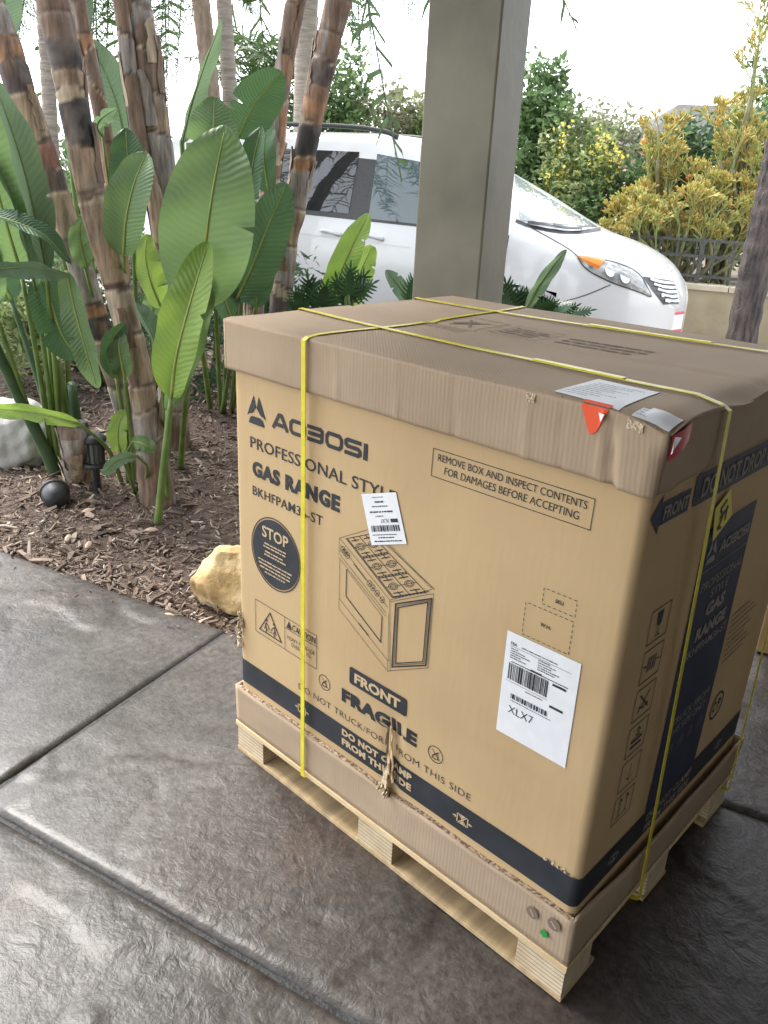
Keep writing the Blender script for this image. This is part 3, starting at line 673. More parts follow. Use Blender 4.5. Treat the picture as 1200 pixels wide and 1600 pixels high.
def peel(pts_l, pts_r, lift, name='torn_board', m=None):
    """thin ply of board peeled off the front: two ragged edges, curling out by lift (metres) towards the right edge"""
    mb = MB(); n = len(pts_l)
    for (ul, zl), (ur, zr_), lf in zip(pts_l, pts_r, lift):
        for k in range(5): t = k/4; u, z = lerp(ul, ur, t), lerp(zl, zr_, t); mb.v.append((u, .0055-.7*bulge(u, z)-lf*t*t-.0012*math.sin(9*t+z*300), z))
    for j in range(n-1):
        for k in range(4): mb.f.append((j*5+k, j*5+k+1, (j+1)*5+k+1, (j+1)*5+k)); mb.m.append(0)
    o = mb.build(name, m or M_TORN, body); sm = o.modifiers.new('s', 'SOLIDIFY'); sm.thickness = .0022; return o
zz = [.372, .352, .334, .316, .300, .284, .268, .252, .240]
peel([(.533,z) for z in zz], [(.539,zz[0]),(.546,zz[1]+.002),(.543,zz[2]),(.551,zz[3]-.001),(.548,zz[4]+.001),(.556,zz[5]),(.552,zz[6]-.002),(.557,zz[7]),(.550,zz[8])], [.001,.003,.004,.007,.005,.009,.007,.010,.006], m=M_CARD)
peel([(.530,.300),(.529,.286),(.531,.270),(.528,.256)], [(.541,.296),(.545,.288),(.543,.272),(.546,.258)], [.004,.010,.008,.012])
peel([(.522,.256),(.519,.244),(.520,.232),(.516,.222),(.518,.212)], [(.538,.258),(.542,.246),(.540,.233),(.544,.224),(.537,.213)], [.006,.012,.010,.014,.010])
peel([(.546,.262),(.543,.250),(.546,.240)], [(.556,.258),(.559,.247),(.553,.238)], [.006,.012,.010])
for k, (u, z, w, h, lf) in enumerate(((.512,.216,.016,.006,.012),(.520,.210,.020,.008,.018),(.532,.213,.014,.007,.014),(.508,.208,.012,.004,.016),(.526,.203,.018,.006,.020),(.537,.205,.010,.006,.016))):
    peel([(u,z),(u+.002,z-h*.5),(u-.001,z-h)], [(u+w,z-.002),(u+w*.9,z-h*.6),(u+w,z-h*1.1)], [lf,lf*1.2,lf*.7])
mb = MB(); mb.grid(lambda s, t: front(.520+.007*s+.004*noise.noise(Vector((t*8,0,1))), lerp(.225, .362, t), .0022), 2, 14); mb.build('tear_slit_shade', mat('tear_shadow_board', (.10,.07,.045), (.2,.14,.09), scale=90, rough=1), body)  # dark strip laid on the board, painting the shade inside the torn slit
for k, (z0, z1, w) in enumerate(((.325,.352,.020),(.36,.425,.012),(.385,.41,.022))): 
    o = torn('torn_edge', .016+.003*k, z0, z1, w, .016, 31+k, .0, .002)
rg_ = random.Random(9)
for k in range(16):   # flaked edge above the band near the corner
    u0 = rg_.uniform(.915, .985); z0 = BT+.004-.010*(u0-.95)*0+rg_.uniform(-.003, .004); w_, h_ = rg_.uniform(.003, .009), rg_.uniform(.002, .006)
    Ink(fr, .0026).poly([(u0, z0), (u0+w_, z0-h_*.3), (u0+w_*1.1, z0+h_*.7), (u0+w_*.4, z0+h_)]).build('scuff', M_TORN if k % 3 else M_INK, body)
# lid
def lidfront(u, t, off=0.0):
    z = lerp(LT, LB, t); y = -.0035
    y -= .0018*noise.noise(Vector((u*9, t*2, 1)))*t
    for c, w, a in ((.345,.004,.003),(.50,.003,.003),(.63,.004,-.003),(.775,.004,.004),(.838,.003,-.003),(.905,.004,.0045)):
        y -= a*math.exp(-((u-c-.01*t)/w)**2)*(.3+.7*t)
    y -= .009*sstep(.940, .950, u+.02*(1-t))*(1-sstep(.99, 1.003, u))*sstep(.1, .5, t) + .004*sstep(.4, 1, t)*sstep(.2, 1, u)
    y += .006*math.exp(-((u-.934+.02*(1-t))/.005)**2)*sstep(.0, .4, t)
    y -= .016*sstep(.0, .9, 1-t)*0
    zz = z + (topf(u, -.003).z-LT)*(1-t) + .0025*noise.noise(Vector((u*6, 7, 3)))*t - .002*t*sstep(.9, 1, u)
    return Vector((u, y-off, zz))
lid = MB(); lid.grid(lambda s, t: topf(lerp(-.003, 1.003, s), lerp(-.0035, DEP+.003, t)), 70, 50)
lid = lid.build('lid', M_LID, carton, smooth=True)
fl = MB(); fl.grid(lambda s, t: lidfront(lerp(-.0035, 1.004, s), t), 130, 16); fl = fl.build('lid_flap', M_LID, lid, smooth=True)
def lidside(y, t, off=0.0):
    z = lerp(topf(1.003, y).z, LB+.002, t); x = 1.0035+.004*noise.noise(Vector((5, y*7, t*2)))*t + .006*math.exp(-((y-.03)/.03)**2)*t - .003*t
    return Vector((x+off, y, z))
f2 = MB(); f2.grid(lambda s, t: lidside(lerp(-.0035, DEP+.003, s), t), 70, 12); f2.build('lid_flap', M_LID, lid, smooth=True)
f3 = MB(); f3.grid(lambda s, t: Vector((-.0035, lerp(DEP+.003, -.0035, s), lerp(topf(-.003, lerp(DEP+.003, -.0035, s)).z, LB, t))), 40, 8); f3.build('lid_flap', M_LID, lid, smooth=True)
f4 = MB(); f4.grid(lambda s, t: Vector((lerp(1.003, -.003, s), DEP+.0035, lerp(topf(lerp(1.003, -.003, s), DEP+.003).z, LB, t))), 40, 8); f4.build('lid_flap', M_LID, lid, smooth=True)
for o in lid.children:
    s = o.modifiers.new('s', 'SOLIDIFY'); s.thickness = .006; s.offset = 1
# lid corner fold and scuffs
mb = MB(); mb.grid(lambda s, t: lidside(lerp(.0, .30, s), 0)+Vector((.004*math.sin(math.pi*t), 0, .004*math.sin(math.pi*s)*math.cos(math.pi*t)-.001)), 20, 5); mb.build('crushed_edge', M_LID, lid, smooth=True)
for k, (u0, u1) in enumerate(((.943, .968), (.775, .79))):
    mb = MB(); mb.grid(lambda s, t: lidfront(lerp(u0, u1, s), lerp(.02, .16, t), .001+.006*abs(noise.noise(Vector((s*5, t*4, k))))), 8, 6); mb.build('scuff', M_TORN, lid)
# top print and labels
i = Ink(topf).frame(.262, .365, .372, .515, .003); i.line([(.29, .40), (.345, .48)], .006).line([(.345, .40), (.29, .48)], .006).poly([(.28,.42),(.30,.41),(.33,.46),(.31,.47)]); i.build('top_print', M_FAINT, lid)
i = Ink(topf).frame(.40, .40, .52, .52, .002)
for k in range(4): i.greek(.41, .42+k*.022, .51, .014, 110+k)
i.build('top_print', M_FAINT, lid); i = Ink(topf)
for k in range(3): i.greek(.55, .42+k*.03, .74, .018, 120+k)
i.build('top_print', M_FAINT, lid); i = Ink(topf)
for k in range(2): i.greek(.24, .335+k*.012, .38, .006, 130+k)
i.build('top_print', M_FAINT, lid)
o = sheet(topf, [(.812,.010),(.925,.000),(.912,.152),(.801,.162)], .0012, 'paper_label', M_LABEL, lid, 8); i = Ink(topf, .002)
for k in range(9): i.greek(.815+.0006*k, .022+k*.013, lerp(.86, .905, (k*.37) % 1), .004, 140+k)
i.build('label_print', M_FAINT, o)
o = sheet(topf, [(.946,-.002),(.980,.002),(.978,.040),(.944,.036)], .0015, 'paper_label', M_LABEL, lid, 8)
i = Ink(topf, .0024)
for k in range(3): i.greek(.949, .006+k*.010, .974, .003, 160+k)
i.build('label_print', M_FAINT, o)
mb = MB(); mb.grid(lambda s, t: lidfront(lerp(lerp(.868, .886, t), lerp(.913, .899, t), s), lerp(.0, .40, t*(1-.25*abs(s-.35))), .0022), 8, 10); mb.grid(lambda s, t: topf(lerp(.868, .913, s), lerp(-.003, .006, t), .0016), 6, 2)
o = mb.build('orange_sticker', M_ORANGE, lid)
mb = MB(); mb.add([lidfront(.900, .06, .006), lidfront(.911, .06, .009), lidfront(.906, .17, .007)], [(0,2,1)]); mb.build('curled_corner', M_LABEL, o)
mb = MB(); mb.grid(lambda s, t: lidside(lerp(.004, .062, s), lerp(.04, .46-.16*s, t), .003+.003*math.sin(3*s)), 6, 6); mb.grid(lambda s, t: topf(lerp(.955, 1.001, s), lerp(.002, .045, t), .002+.004*math.sin(3*s)*math.sin(3*t)), 6, 6, 1); o = mb.build('red_sticker', [M_RED, M_LABEL], lid, smooth=True)
mb = MB(); mb.add([lidside(.006, .06, .006), lidside(.014, .08, .012), lidside(.002, .32, .006), lidside(-.002, .26, .010)], [(0,1,2,3)]); mb.build('curled_corner', M_LABEL, o)
# tray round the foot of the carton
def tray(q, t):
    z = lerp(HP+.001, HT, t)
    return z
mb = MB(); TP = []
for k in range(81): TP.append((k/80, 0.0))
for k in range(1, 61): TP.append((1.0, DEP*k/60))
for k in range(1, 41): TP.append((1-k/40, DEP))
for k in range(1, 40): TP.append((0.0, DEP*(1-k/40)))
nT = len(TP)
for j in range(9):
    t = j/8
    for (x, y) in TP:
        z = lerp(HP+.001, HT+.0035*noise.noise(Vector((x*7, y*7, 4)))+(.006*math.exp(-((x-.53)/.04)**2)*-1 if y == 0 else 0), t); p = Vector((x, y, z))
        w = .003*noise.noise(Vector((x*8, y*8, t*3)))*t
        if y == 0 and x < 1: p.y -= w+.002*t - (.004*math.exp(-((x-.39)/.003)**2)+.004*math.exp(-((x-.62)/.004)**2)+.004*math.exp(-((x-.72)/.003)**2))*.4
        elif x == 1.0: p.x += w+(.010*t*sstep(.05, .2, y)); 
        mb.v.append(tuple(p))
for j in range(8):
    for k in range(nT): mb.f.append((j*nT+k, j*nT+(k+1) % nT, (j+1)*nT+(k+1) % nT, (j+1)*nT+k)); mb.m.append(0)
tr = mb.build('tray', M_LID, carton, smooth=True); s = tr.modifiers.new('s', 'SOLIDIFY'); s.thickness = .006; s.offset = -1
# raw fluted rim of the tray
M_RIM = mat('fluted_board_edge', (.10, .065, .04), (.45, .34, .23), scale=1, rough=.95)
_n = [n for n in M_RIM.node_tree.nodes if n.type == 'TEX_NOISE'][0]; _n.inputs['Scale'].default_value = 170; _n.inputs['Detail'].default_value = 1
mb = MB()
for a, b in (((.004, .0), (.996, .0)),):
    mb.grid(lambda s, t: Vector((lerp(.006, .994, s), lerp(-.0025, .0075, t), HT+.0012+.0035*noise.noise(Vector((lerp(.006,.994,s)*7, 0, 4)))-.006*math.exp(-((lerp(.006,.994,s)-.53)/.04)**2))), 160, 1)
mb.build('tray_rim', M_RIM, tr)
def trf(u, z, off=0): return Vector((u, -.0060-off, z))
def stamp(cu, cv, r, ang):
    i = Ink(trf, .0006).disc(cu, cv, r, 20).build('round_stamp', M_FAINT, tr); Ink(trf, .0012).line([(cu-r*.6*math.cos(ang), cv-r*.6*math.sin(ang)), (cu+r*.6*math.cos(ang), cv+r*.6*math.sin(ang))], .004).build('stamp_mark', M_LID, i)
stamp(.918, .170, .0125, 2.2); stamp(.964, .178, .0135, 2.4)
Ink(trf, .001).poly([(.940,.139),(.948,.134),(.957,.137),(.955,.147),(.949,.150),(.942,.149)]).build('green_sticker', M_GREEN, tr)

# ---- wooden pallet
def plywood(name, c1, c2, layers=0, stretch=(1, 1, 1), scale=6):
    m = mat(name, c1, c2, scale=scale, rough=.7, detail=8, stretch=stretch, spec=.25, bump=.25, bscale=40, lo=.3, hi=.75)
    if layers:
        b = bsdf(m); tc = N(m, 'ShaderNodeTexCoord'); sp = N(m, 'ShaderNodeSeparateXYZ'); L(m, tc.outputs['Object'], sp.inputs[0])
        n = N(m, 'ShaderNodeTexNoise', Scale=14.0, Detail=3.0); L(m, tc.outputs['Object'], n.inputs['Vector'])
        ma = N(m, 'ShaderNodeMath', operation='MULTIPLY_ADD'); L(m, n.outputs['Fac'], ma.inputs[0]); ma.inputs[1].default_value = 1.8
        mz = N(m, 'ShaderNodeMath', operation='MULTIPLY'); L(m, sp.outputs['Z'], mz.inputs[0]); mz.inputs[1].default_value = layers; L(m, mz.outputs[0], ma.inputs[2])
        si = N(m, 'ShaderNodeMath', operation='SINE'); L(m, ma.outputs[0], si.inputs[0])
        mr = N(m, 'ShaderNodeMapRange'); mr.inputs[1].default_value = .55; mr.inputs[2].default_value = 1; mr.inputs[3].default_value = 1; mr.inputs[4].default_value = .45; L(m, si.outputs[0], mr.inputs[0])
        mx = N(m, 'ShaderNodeMix', data_type='RGBA', blend_type='MULTIPLY'); mx.inputs[0].default_value = 1
        src = b.inputs['Base Color'].links[0].from_socket; L(m, src, mx.inputs[6]); L(m, mr.outputs[0], mx.inputs[7]); L(m, mx.outputs[2], b.inputs['Base Color'])
    return m
M_PLY = plywood('pallet_plywood', (.56, .41, .22), (.72, .57, .36), stretch=(.6, 5, 1), scale=9)
M_BOARD = plywood('pallet_board_face', (.34, .25, .15), (.66, .49, .27), stretch=(14, 1.6, 1), scale=2.2)
M_BLOCK = plywood('pallet_block_layers', (.52, .40, .25), (.74, .62, .44), layers=620, scale=12)
pallet = thing('pallet', 'pale plywood block pallet under the strapped carton', 'pallet', (.5, .38, 0))
mb = MB(); mb.box((-.002, -.003, .0825), (1.002, DEP+.003, HP)); mb.build('top_deck', M_PLY, pallet, bevel=.001)
for y0, y1 in ((0, .125), (.33, .44), (DEP-.125, DEP)):
    mb = MB(); mb.box((.0, y0, .0015), (1.0, y1, .013)); mb.build('bottom_board', M_BOARD, pallet, bevel=.001)
for x0, x1 in ((.0, .108), (.452, .562), (.892, 1.0)):
    for y0, y1 in ((.0, .105), (.335, .435), (DEP-.105, DEP)):
        mb = MB(); mb.box((x0+.0015, y0+.0015, .0132), (x1-.0015, y1-.0015, .0823)); mb.build('block', M_BLOCK, pallet, bevel=.001)

# ---- plastic straps
def strap(path, wdir, label, wid=.0125, seal=None):
    P = [Vector(p) for p in path]; n = len(P); mb = MB(); cen = sum(P, Vector())/n
    W = [w*(wid/2) for w in wdir] if isinstance(wdir, list) else [Vector(wdir)*(wid/2)]*n
    for i in range(n):
        a, b, c = P[i-1], P[i], P[(i+1) % n]
        w = W[i]; t = (c-a).normalized(); nn = t.cross(w.normalized()).normalized()
        if nn.dot(b-cen) < 0: nn = -nn
        for q in (b-w, b+w, b+w+nn*.0012, b-w+nn*.0012): mb.v.append(tuple(q))
    for i in range(n):
        j = (i+1) % n
        for k in range(4): mb.f.append((i*4+k, i*4+(k+1) % 4, j*4+(k+1) % 4, j*4+k)); mb.m.append(0)
    o = mb.build('packing_strap', M_STRAP); tag(o, label, 'strap', 'yellow straps round the carton'); return o
NS = 24
# strap running front to back
pts = [Vector((lerp(.266, .274, k/10), lerp(-.0115, -.0105, k/10), lerp(LT-.006, HP-.008, k/10))) for k in range(11)]
pts += [Vector((lerp(.274, .24, k/4), lerp(.0, DEP, k/4), HP-.0145)) for k in range(5)]
pts += [Vector((.24, DEP+.010, lerp(HP-.008, LT-.006, k/4))) for k in range(5)]
pts += [topf(lerp(.236, .266, k/NS), lerp(DEP+.002, -.002, k/NS), .0016) for k in range(NS+1)]
strap(pts, (1, 0, 0), 'yellow plastic strap down the printed front face, crossing the other two')
def cross(yl, yr, yrb, lab):
    pts = [topf(lerp(-.002, 1.000, k/NS), lerp(yl, yr, k/NS), .0038) for k in range(NS+1)]
    pts += [Vector((lerp(1.013, 1.017, k/10), lerp(yr, yrb, k/10), lerp(LT-.012, HP-.008, k/10))) for k in range(11)]
    pts += [Vector((lerp(1, 0, k/4), lerp(yrb, yl, k/4), HP-.0165)) for k in range(5)]
    pts += [Vector((-.0085, yl, lerp(HP-.008, LT-.006, k/4))) for k in range(5)]
    o = strap(pts, (0, 1, 0), lab); return o
sA = cross(.213, .180, .250, 'yellow plastic strap across the lid beside the big paper label')
sB = cross(.615, .675, .712, 'yellow plastic strap across the lid along its back edge')
for o, x0, x1, ya, yb in ((sA, .655, .835, .192, .186), (sB, .50, .78, .649, .664)):
    mb = MB()
    for s in range(9):
        x = lerp(x0, x1, s/8); y = lerp(ya, yb, s/8); p = topf(x, y, .0054)
        for dy, dz in ((-.0068, 0), (.0068, 0), (.0068, .0016), (-.0068, .0016)): mb.v.append((p.x, p.y+dy, p.z+dz))
    for s in range(8):
        for k in range(4): mb.f.append((s*4+k, s*4+(k+1) % 4, (s+1)*4+(k+1) % 4, (s+1)*4+k)); mb.m.append(0)
    mb.add(mb.v[:4], [(3,2,1,0)]); mb.add(mb.v[32:36], [(0,1,2,3)])
    mb.build('overlap_joint', M_STRAP, o)

# ---- the second carton by the porch edge
c2 = thing('carton', 'plain smaller brown cardboard box on the patio behind the strapped carton', 'box', E(1.45, 1.55, 0))
mb = MB(); ebox(mb, 1.165, 1.72, 1.32, 1.78, .004, .46); mb.build('body', M_CARD, c2, bevel=.004)
for k, s in enumerate((-1, 1)):
    mb = MB(); ebox(mb, 1.168, 1.717, *( (1.323, 1.548) if s < 0 else (1.552, 1.777)), .461, .465); mb.build('flap', M_CARD, c2)
mb = MB(); ebox(mb, 1.164, 1.721, 1.525, 1.575, .4655, .4662); mb.build('tape', mat('packing_tape', (.55,.42,.25), rough=.25), c2)
# ================================================================== white minivan on the driveway
from mathutils.bvhtree import BVHTree
def cubic(tab, x):
    n = len(tab)
    if x <= tab[0][0]: return tab[0][1]
    if x >= tab[-1][0]: return tab[-1][1]
    for k in range(n-1):
        if x <= tab[k+1][0]: break
    def tan(i):
        if i == 0 or i == n-1: return 0 if i == 0 else (tab[-1][1]-tab[-2][1])/(tab[-1][0]-tab[-2][0])
        a = (tab[i][1]-tab[i-1][1])/(tab[i][0]-tab[i-1][0]); b = (tab[i+1][1]-tab[i][1])/(tab[i+1][0]-tab[i][0])
        return 0 if a*b <= 0 else 2*a*b/(a+b)
    (x0, y0), (x1, y1) = tab[k], tab[k+1]; h = x1-x0; t = (x-x0)/h; m0, m1 = tan(k)*h, tan(k+1)*h
    return (2*t**3-3*t*t+1)*y0+(t**3-2*t*t+t)*m0+(-2*t**3+3*t*t)*y1+(t**3-t*t)*m1
M_WHITE = mat('white_car_paint', (.62, .63, .64), rough=.28, spec=.5, coat=.6)
M_GLASSD = mat('dark_tinted_glass', (.012, .016, .018), rough=.03, spec=.9)
M_GLASSL = mat('green_tinted_glass', (.055, .085, .09), rough=.03, spec=.9)
M_WIND = mat('windscreen_glass', (.30, .34, .35), rough=.04, spec=.9)  # pale base colour stands in for the sky reflected in the windscreen
M_BLACKP = mat('black_plastic', (.022, .023, .025), (.035, .036, .038), scale=60, rough=.45)
M_CHROME = mat('chrome_trim', (.75, .76, .77), rough=.18, metal=.9)
M_AMBER = mat('amber_lens', (.75, .23, .02), rough=.15, spec=.8)
M_LAMP = mat('clear_lamp_lens', (.16, .17, .18), (.50, .51, .51), scale=16, rough=.12, spec=.9, detail=2)
M_TYRE = mat('tyre_rubber', (.02, .02, .02), rough=.8)
M_ALLOY = mat('alloy_rim', (.55, .55, .56), rough=.3, metal=.9)
M_PLATE = mat('licence_plate', (.72, .70, .70), rough=.4)
M_PLATER = mat('licence_plate_frame', (.55, .10, .13), rough=.4)
VE1, VE2 = -.885, 5.66      # front axle and centre line on the drive
VZ = -.012
def V(x, s, z): return E(VE1+x, VE2-s, VZ+z)     # s: towards the porch
T_w = [(-4.12,.80),(-4.05,.90),(-3.8,.955),(-3,.98),(-1,.985),(0,.985),(.3,.972),(.52,.925),(.68,.85),(.80,.75),(.89,.62),(.95,.46),(.985,.25),(1.0,.0)]
T_zb = [(-4.12,.42),(-4.0,.30),(-3,.26),(.4,.26),(.75,.23),(.9,.25),(.96,.33),(.99,.42),(1.0,.50)]
T_zs = [(-4.12,1.12),(-1.2,1.115),(-.4,1.10),(.1,1.055),(.4,.99),(.6,.925),(.75,.86),(.85,.80),(.92,.73),(.97,.645),(1.0,.55)]
T_wr = [(-4.12,.56),(-3.9,.64),(-3,.69),(-1.3,.69),(-1.0,.70),(-.5,.765),(.05,.83),(.3,.82),(.5,.765),(.68,.68),(.8,.575),(.89,.45),(.95,.31),(.985,.16),(1.0,0)]
T_zr = [(-4.12,1.56),(-3.95,1.72),(-3,1.78),(-1.6,1.775),(-1.2,1.71),(-.5,1.425),(.0,1.165),(.12,1.115),(.3,1.06),(.5,1.00),(.7,.915),(.82,.84),(.9,.765),(.96,.68),(1.0,.555)]
T_zt = [(-4.12,1.58),(-3.95,1.77),(-3,1.85),(-1.6,1.84),(-1.2,1.775),(-1.0,1.70),(-.4,1.42),(.1,1.185),(.2,1.15),(.4,1.105),(.6,1.04),(.75,.97),(.84,.905),(.9,.845),(.95,.765),(.985,.66),(1.0,.56)]
def section(x):
    w, zb, zs, wr, zr, zt = (cubic(t, x) for t in (T_w, T_zb, T_zs, T_wr, T_zr, T_zt))
    ws = w*.945; hs_ = zs-zb
    P = [(0, zb), (w*.6, zb), (w*.90, zb+.01*hs_), (w*.965, zb+.10*hs_), (w*.985, zb+.25*hs_), (w, zb+.45*hs_), (w*.998, zb+.62*hs_), (w*.985, zb+.80*hs_), (w*.968, zb+.92*hs_), (ws, zs)]
    for t in (.06, .25, .5, .75, .93): P.append((lerp(ws, wr, t**1.15)+.02*math.sin(math.pi*t)*min(1, max(0, zr-zs)*2), lerp(zs, zr, t)))
    P += [(wr, zr), (wr*.94, lerp(zr, zt, .30)), (wr*.80, lerp(zr, zt, .60)), (wr*.55, lerp(zr, zt, .85)), (wr*.27, lerp(zr, zt, .97)), (0, zt)]
    return P
XS = [lerp(-4.12, -1.4, k/40) for k in range(40)] + [lerp(-1.4, .5, k/60) for k in range(60)] + [lerp(.5, .92, k/30) for k in range(30)] + [.92+.08*math.sin(k/14*math.pi/2) for k in range(15)]
van = thing('minivan', 'white minivan parked on the driveway behind the porch post', 'van', V(-1.5, 0, 0))
mb = MB(); npt = None
for x in XS:
    P = section(x); ring = [V(x, s, z) for s, z in P] + [V(x, -s, z) for s, z in P[-2:0:-1]]
    npt = len(ring); mb.v += [tuple(p) for p in ring]
for k in range(len(XS)-1):
    for i in range(npt):
        q = (k*npt+i, k*npt+(i+1) % npt, (k+1)*npt+(i+1) % npt, (k+1)*npt+i)
        c = sum((Vector(mb.v[t]) for t in q), Vector())/4
        lx = c.dot(E1)-VE1; ls = VE2-c.dot(E2); lz = c.z-VZ
        if abs(ls) > .62 and lz < .9 and any(math.hypot(lx-ax, lz-.34) < .392 for ax in (0, -3.03)): continue
        mb.f.append(q); mb.m.append(0)
mb.f.append(tuple(range(npt))); mb.m.append(0)
vbody = mb.build('body', M_WHITE, van, smooth=True)
BV = BVHTree.FromPolygons([Vector(v) for v in mb.v], mb.f)
def hit(px, py, off=.004):
    q = (_f + _r*((px-600)/FPX) - _u*((py-800)/FPX)).normalized()
    h = BV.ray_cast(CAM_LOC, q)
    if h[0] is None: h = BV.find_nearest(CAM_LOC+q*6.6)
    n = h[1]
    if n.dot(q) > 0: n = -n
    return h[0]+n*off
def patch(q, name, m, parent, off=.004, nu=14, nv=8, th=0):
    """panel lying on the bodywork; q = bottom-left, bottom-right, top-right, top-left as seen from the porch"""
    mb = MB(); mb.grid(lambda s, t: hit(*[lerp(lerp(q[0][k], q[1][k], s), lerp(q[3][k], q[2][k], s), t) for k in (0, 1)], off), nu, nv)
    return mb.build(name, m, parent, smooth=True)
def strip(pts, w, name, m, parent, off=.006, n=8):
    pts = catmull([(p[0], p[1], 0) for p in pts], n); mb = MB()
    for i, p in enumerate(pts):
        t = (pts[min(i+1, len(pts)-1)]-pts[max(i-1, 0)]).normalized(); nn = Vector((-t.y, t.x, 0))*(w/2)
        mb.v += [tuple(hit(*(p+nn)[:2], off)), tuple(hit(*(p-nn)[:2], off))]
    for i in range(len(pts)-1): mb.f.append((i*2, i*2+1, i*2+3, i*2+2)); mb.m.append(0)
    return mb.build(name, m, parent, smooth=True)
# glazing: black surround, then panes on it
sr = patch([(318,318),(770,367),(738,266),(330,222)], 'window_surround', M_BLACKP, vbody, .003, 40, 10)
patch([(326,314),(545,334),(562,238),(338,228)], 'side_window', M_GLASSD, vbody, .007, 24, 10)
patch([(576,342),(756,362),(724,266),(590,241)], 'side_window', M_GLASSL, vbody, .007, 24, 10)
patch([(812,345),(934,355),(862,312),(804,274)], 'windscreen', M_WIND, vbody, .004, 20, 14)
strip([(806,345),(830,354),(870,362),(905,363),(938,358)], 5, 'cowl', M_BLACKP, vbody, .004)
wp = strip([(824,350),(850,355),(880,360),(908,361)], 4.5, 'wiper', M_BLACKP, vbody, .022)
strip([(862,354),(890,360),(922,357)], 3.5, 'wiper', M_BLACKP, vbody, .024)
for sg in (1, -1):
    rl = MB(); rl.tube(catmull([V(-3.6, sg*.58, 1.80), V(-3.4, sg*.60, 1.875), V(-2.6, sg*.605, 1.885), V(-1.9, sg*.605, 1.875), V(-1.55, sg*.60, 1.845), V(-1.4, sg*.59, 1.80)], 6), .02, 8); rl.build('roof_rail', M_BLACKP, vbody, smooth=True)
# door gaps and handles
for pts in ([(571,344),(566,400),(562,480)], [(330,330),(500,348),(566,354)], [(800,372),(792,420),(786,452)]): pass
strip([(574,344),(567,400),(562,478)], 1.6, 'door_gap', M_BLACKP, vbody, .0035)
strip([(795,368),(788,410),(782,450)], 1.6, 'door_gap', M_BLACKP, vbody, .0035)
strip([(330,352),(450,362),(562,376),(640,386)], 1.2, 'body_crease', M_WHITE, vbody, .012)
strip([(812,346),(880,384),(902,400)], 1.3, 'bonnet_gap', M_BLACKP, vbody, .0035)
strip([(881,471),(915,461),(954,445)], 1.3, 'bumper_gap', M_BLACKP, vbody, .0035)
for q in ([(502,360),(516,362),(532,367)], [(566,366),(582,369),(598,374)]):
    h = MB(); h.tube(catmull([hit(*q[0], .0), hit(q[0][0]+5, q[0][1]+1, .035), hit(*q[1], .045), hit(q[2][0]-5, q[2][1]-1, .035), hit(*q[2], .0)], 5), .018, 8); h.build('door_handle', M_WHITE, vbody, smooth=True)
# mirror, just clear of the post
mm = V(-.42, 1.14, 1.12); mb = MB()
mb.lathe([(.0,-.11),(.07,-.10),(.10,-.05),(.105,.02),(.09,.08),(.05,.10),(0,.105)], mm, 16, 0, (E1*.9, -E2*1.25, UP)); mo = mb.build('mirror', M_WHITE, vbody, smooth=True)
mb = MB(); mb.tube([V(-.40, .93, 1.08), V(-.40, 1.06, 1.07)], .04, 8); mb.build('mirror_arm', M_BLACKP, mo, smooth=True)
# headlamp
hl = [(902,401),(918,402),(932,404),(950,408),(968,413),(985,420),(999,430),(1009,446),(1017,462)]
lo = [(903,403),(909,413),(920,423),(932,430),(948,438),(968,446),(986,452),(1002,458),(1016,464)]
def band_patch(up, dn, name, m, off, mfun=None, nv=5):
    mb = MB(); n = len(up)
    for j in range(nv+1):
        for a, b in zip(up, dn): mb.v.append(tuple(hit(lerp(a[0], b[0], j/nv), lerp(a[1], b[1], j/nv), off+.012*math.sin(math.pi*j/nv))))
    for j in range(nv):
        for i in range(n-1): mb.f.append((j*n+i, j*n+i+1, (j+1)*n+i+1, (j+1)*n+i)); mb.m.append(0)
    return mb.build(name, m, vbody, smooth=True)
def dens(p, n=4): return [tuple(q)[:2] for q in catmull([(a, b, 0) for a, b in p], n)]
H, Lo_ = dens(hl), dens(lo)
hd = band_patch(H, Lo_, 'headlight', M_LAMP, .004)
k = 11; am = band_patch(H[:k+1], [(lerp(a[0], b[0], .80), lerp(a[1], b[1], .80)) for a, b in zip(H[:k+1], Lo_[:k+1])], 'indicator', M_AMBER, .008); 
strip(hl, 1.8, 'lamp_edge', M_BLACKP, hd, .006, 4); strip(lo, 1.8, 'lamp_edge', M_BLACKP, hd, .006, 4)
for c in ((952,424,9),(975,434,9)):
    p = hit(c[0], c[1], .018); a = hit(c[0]+c[2], c[1]+4, .018); b = hit(c[0], c[1]-c[2], .018); mb = MB(); X = (a-p); Y = (b-p)
    mb.add([p+X*(.8*math.cos(t*.5236))+Y*(.8*math.sin(t*.5236)) for t in range(12)], [tuple(range(12))]); mb.build('lamp_bowl', M_CHROME, hd)
# grille with bright bars
gq = [(1030,468),(1063,477),(1058,438),(1008,434)]
gr = patch([(1036,476),(1060,475),(1054,440),(1003,432)], 'grille', M_BLACKP, vbody, .004, 14, 10)
for t in (.02, .24, .46, .68, .90):
    a = (lerp(1014, 1040, t), lerp(436, 473, t)); b = (lerp(1053, 1061, t), lerp(443, 472, t)); strip([a, ((a[0]+b[0])/2, (a[1]+b[1])/2+1.6), b], 4.2, 'grille_bar', M_WHITE, gr, .012, 5)
mb = MB(); p = hit(1049, 422, .006); mb.lathe([(.045,-.004),(.05,0),(.045,.006),(.038,.006),(.034,0)], p, 20, 0, (E2, (UP*.6+E1*-.4).normalized(), (E1*.6+UP*.4).normalized())); em = mb.build('emblem', M_CHROME, vbody, smooth=True)
_n = (E1*.94-E2*.34).normalized(); _l = UP.cross(_n); _c = hit(1055, 503, .004)
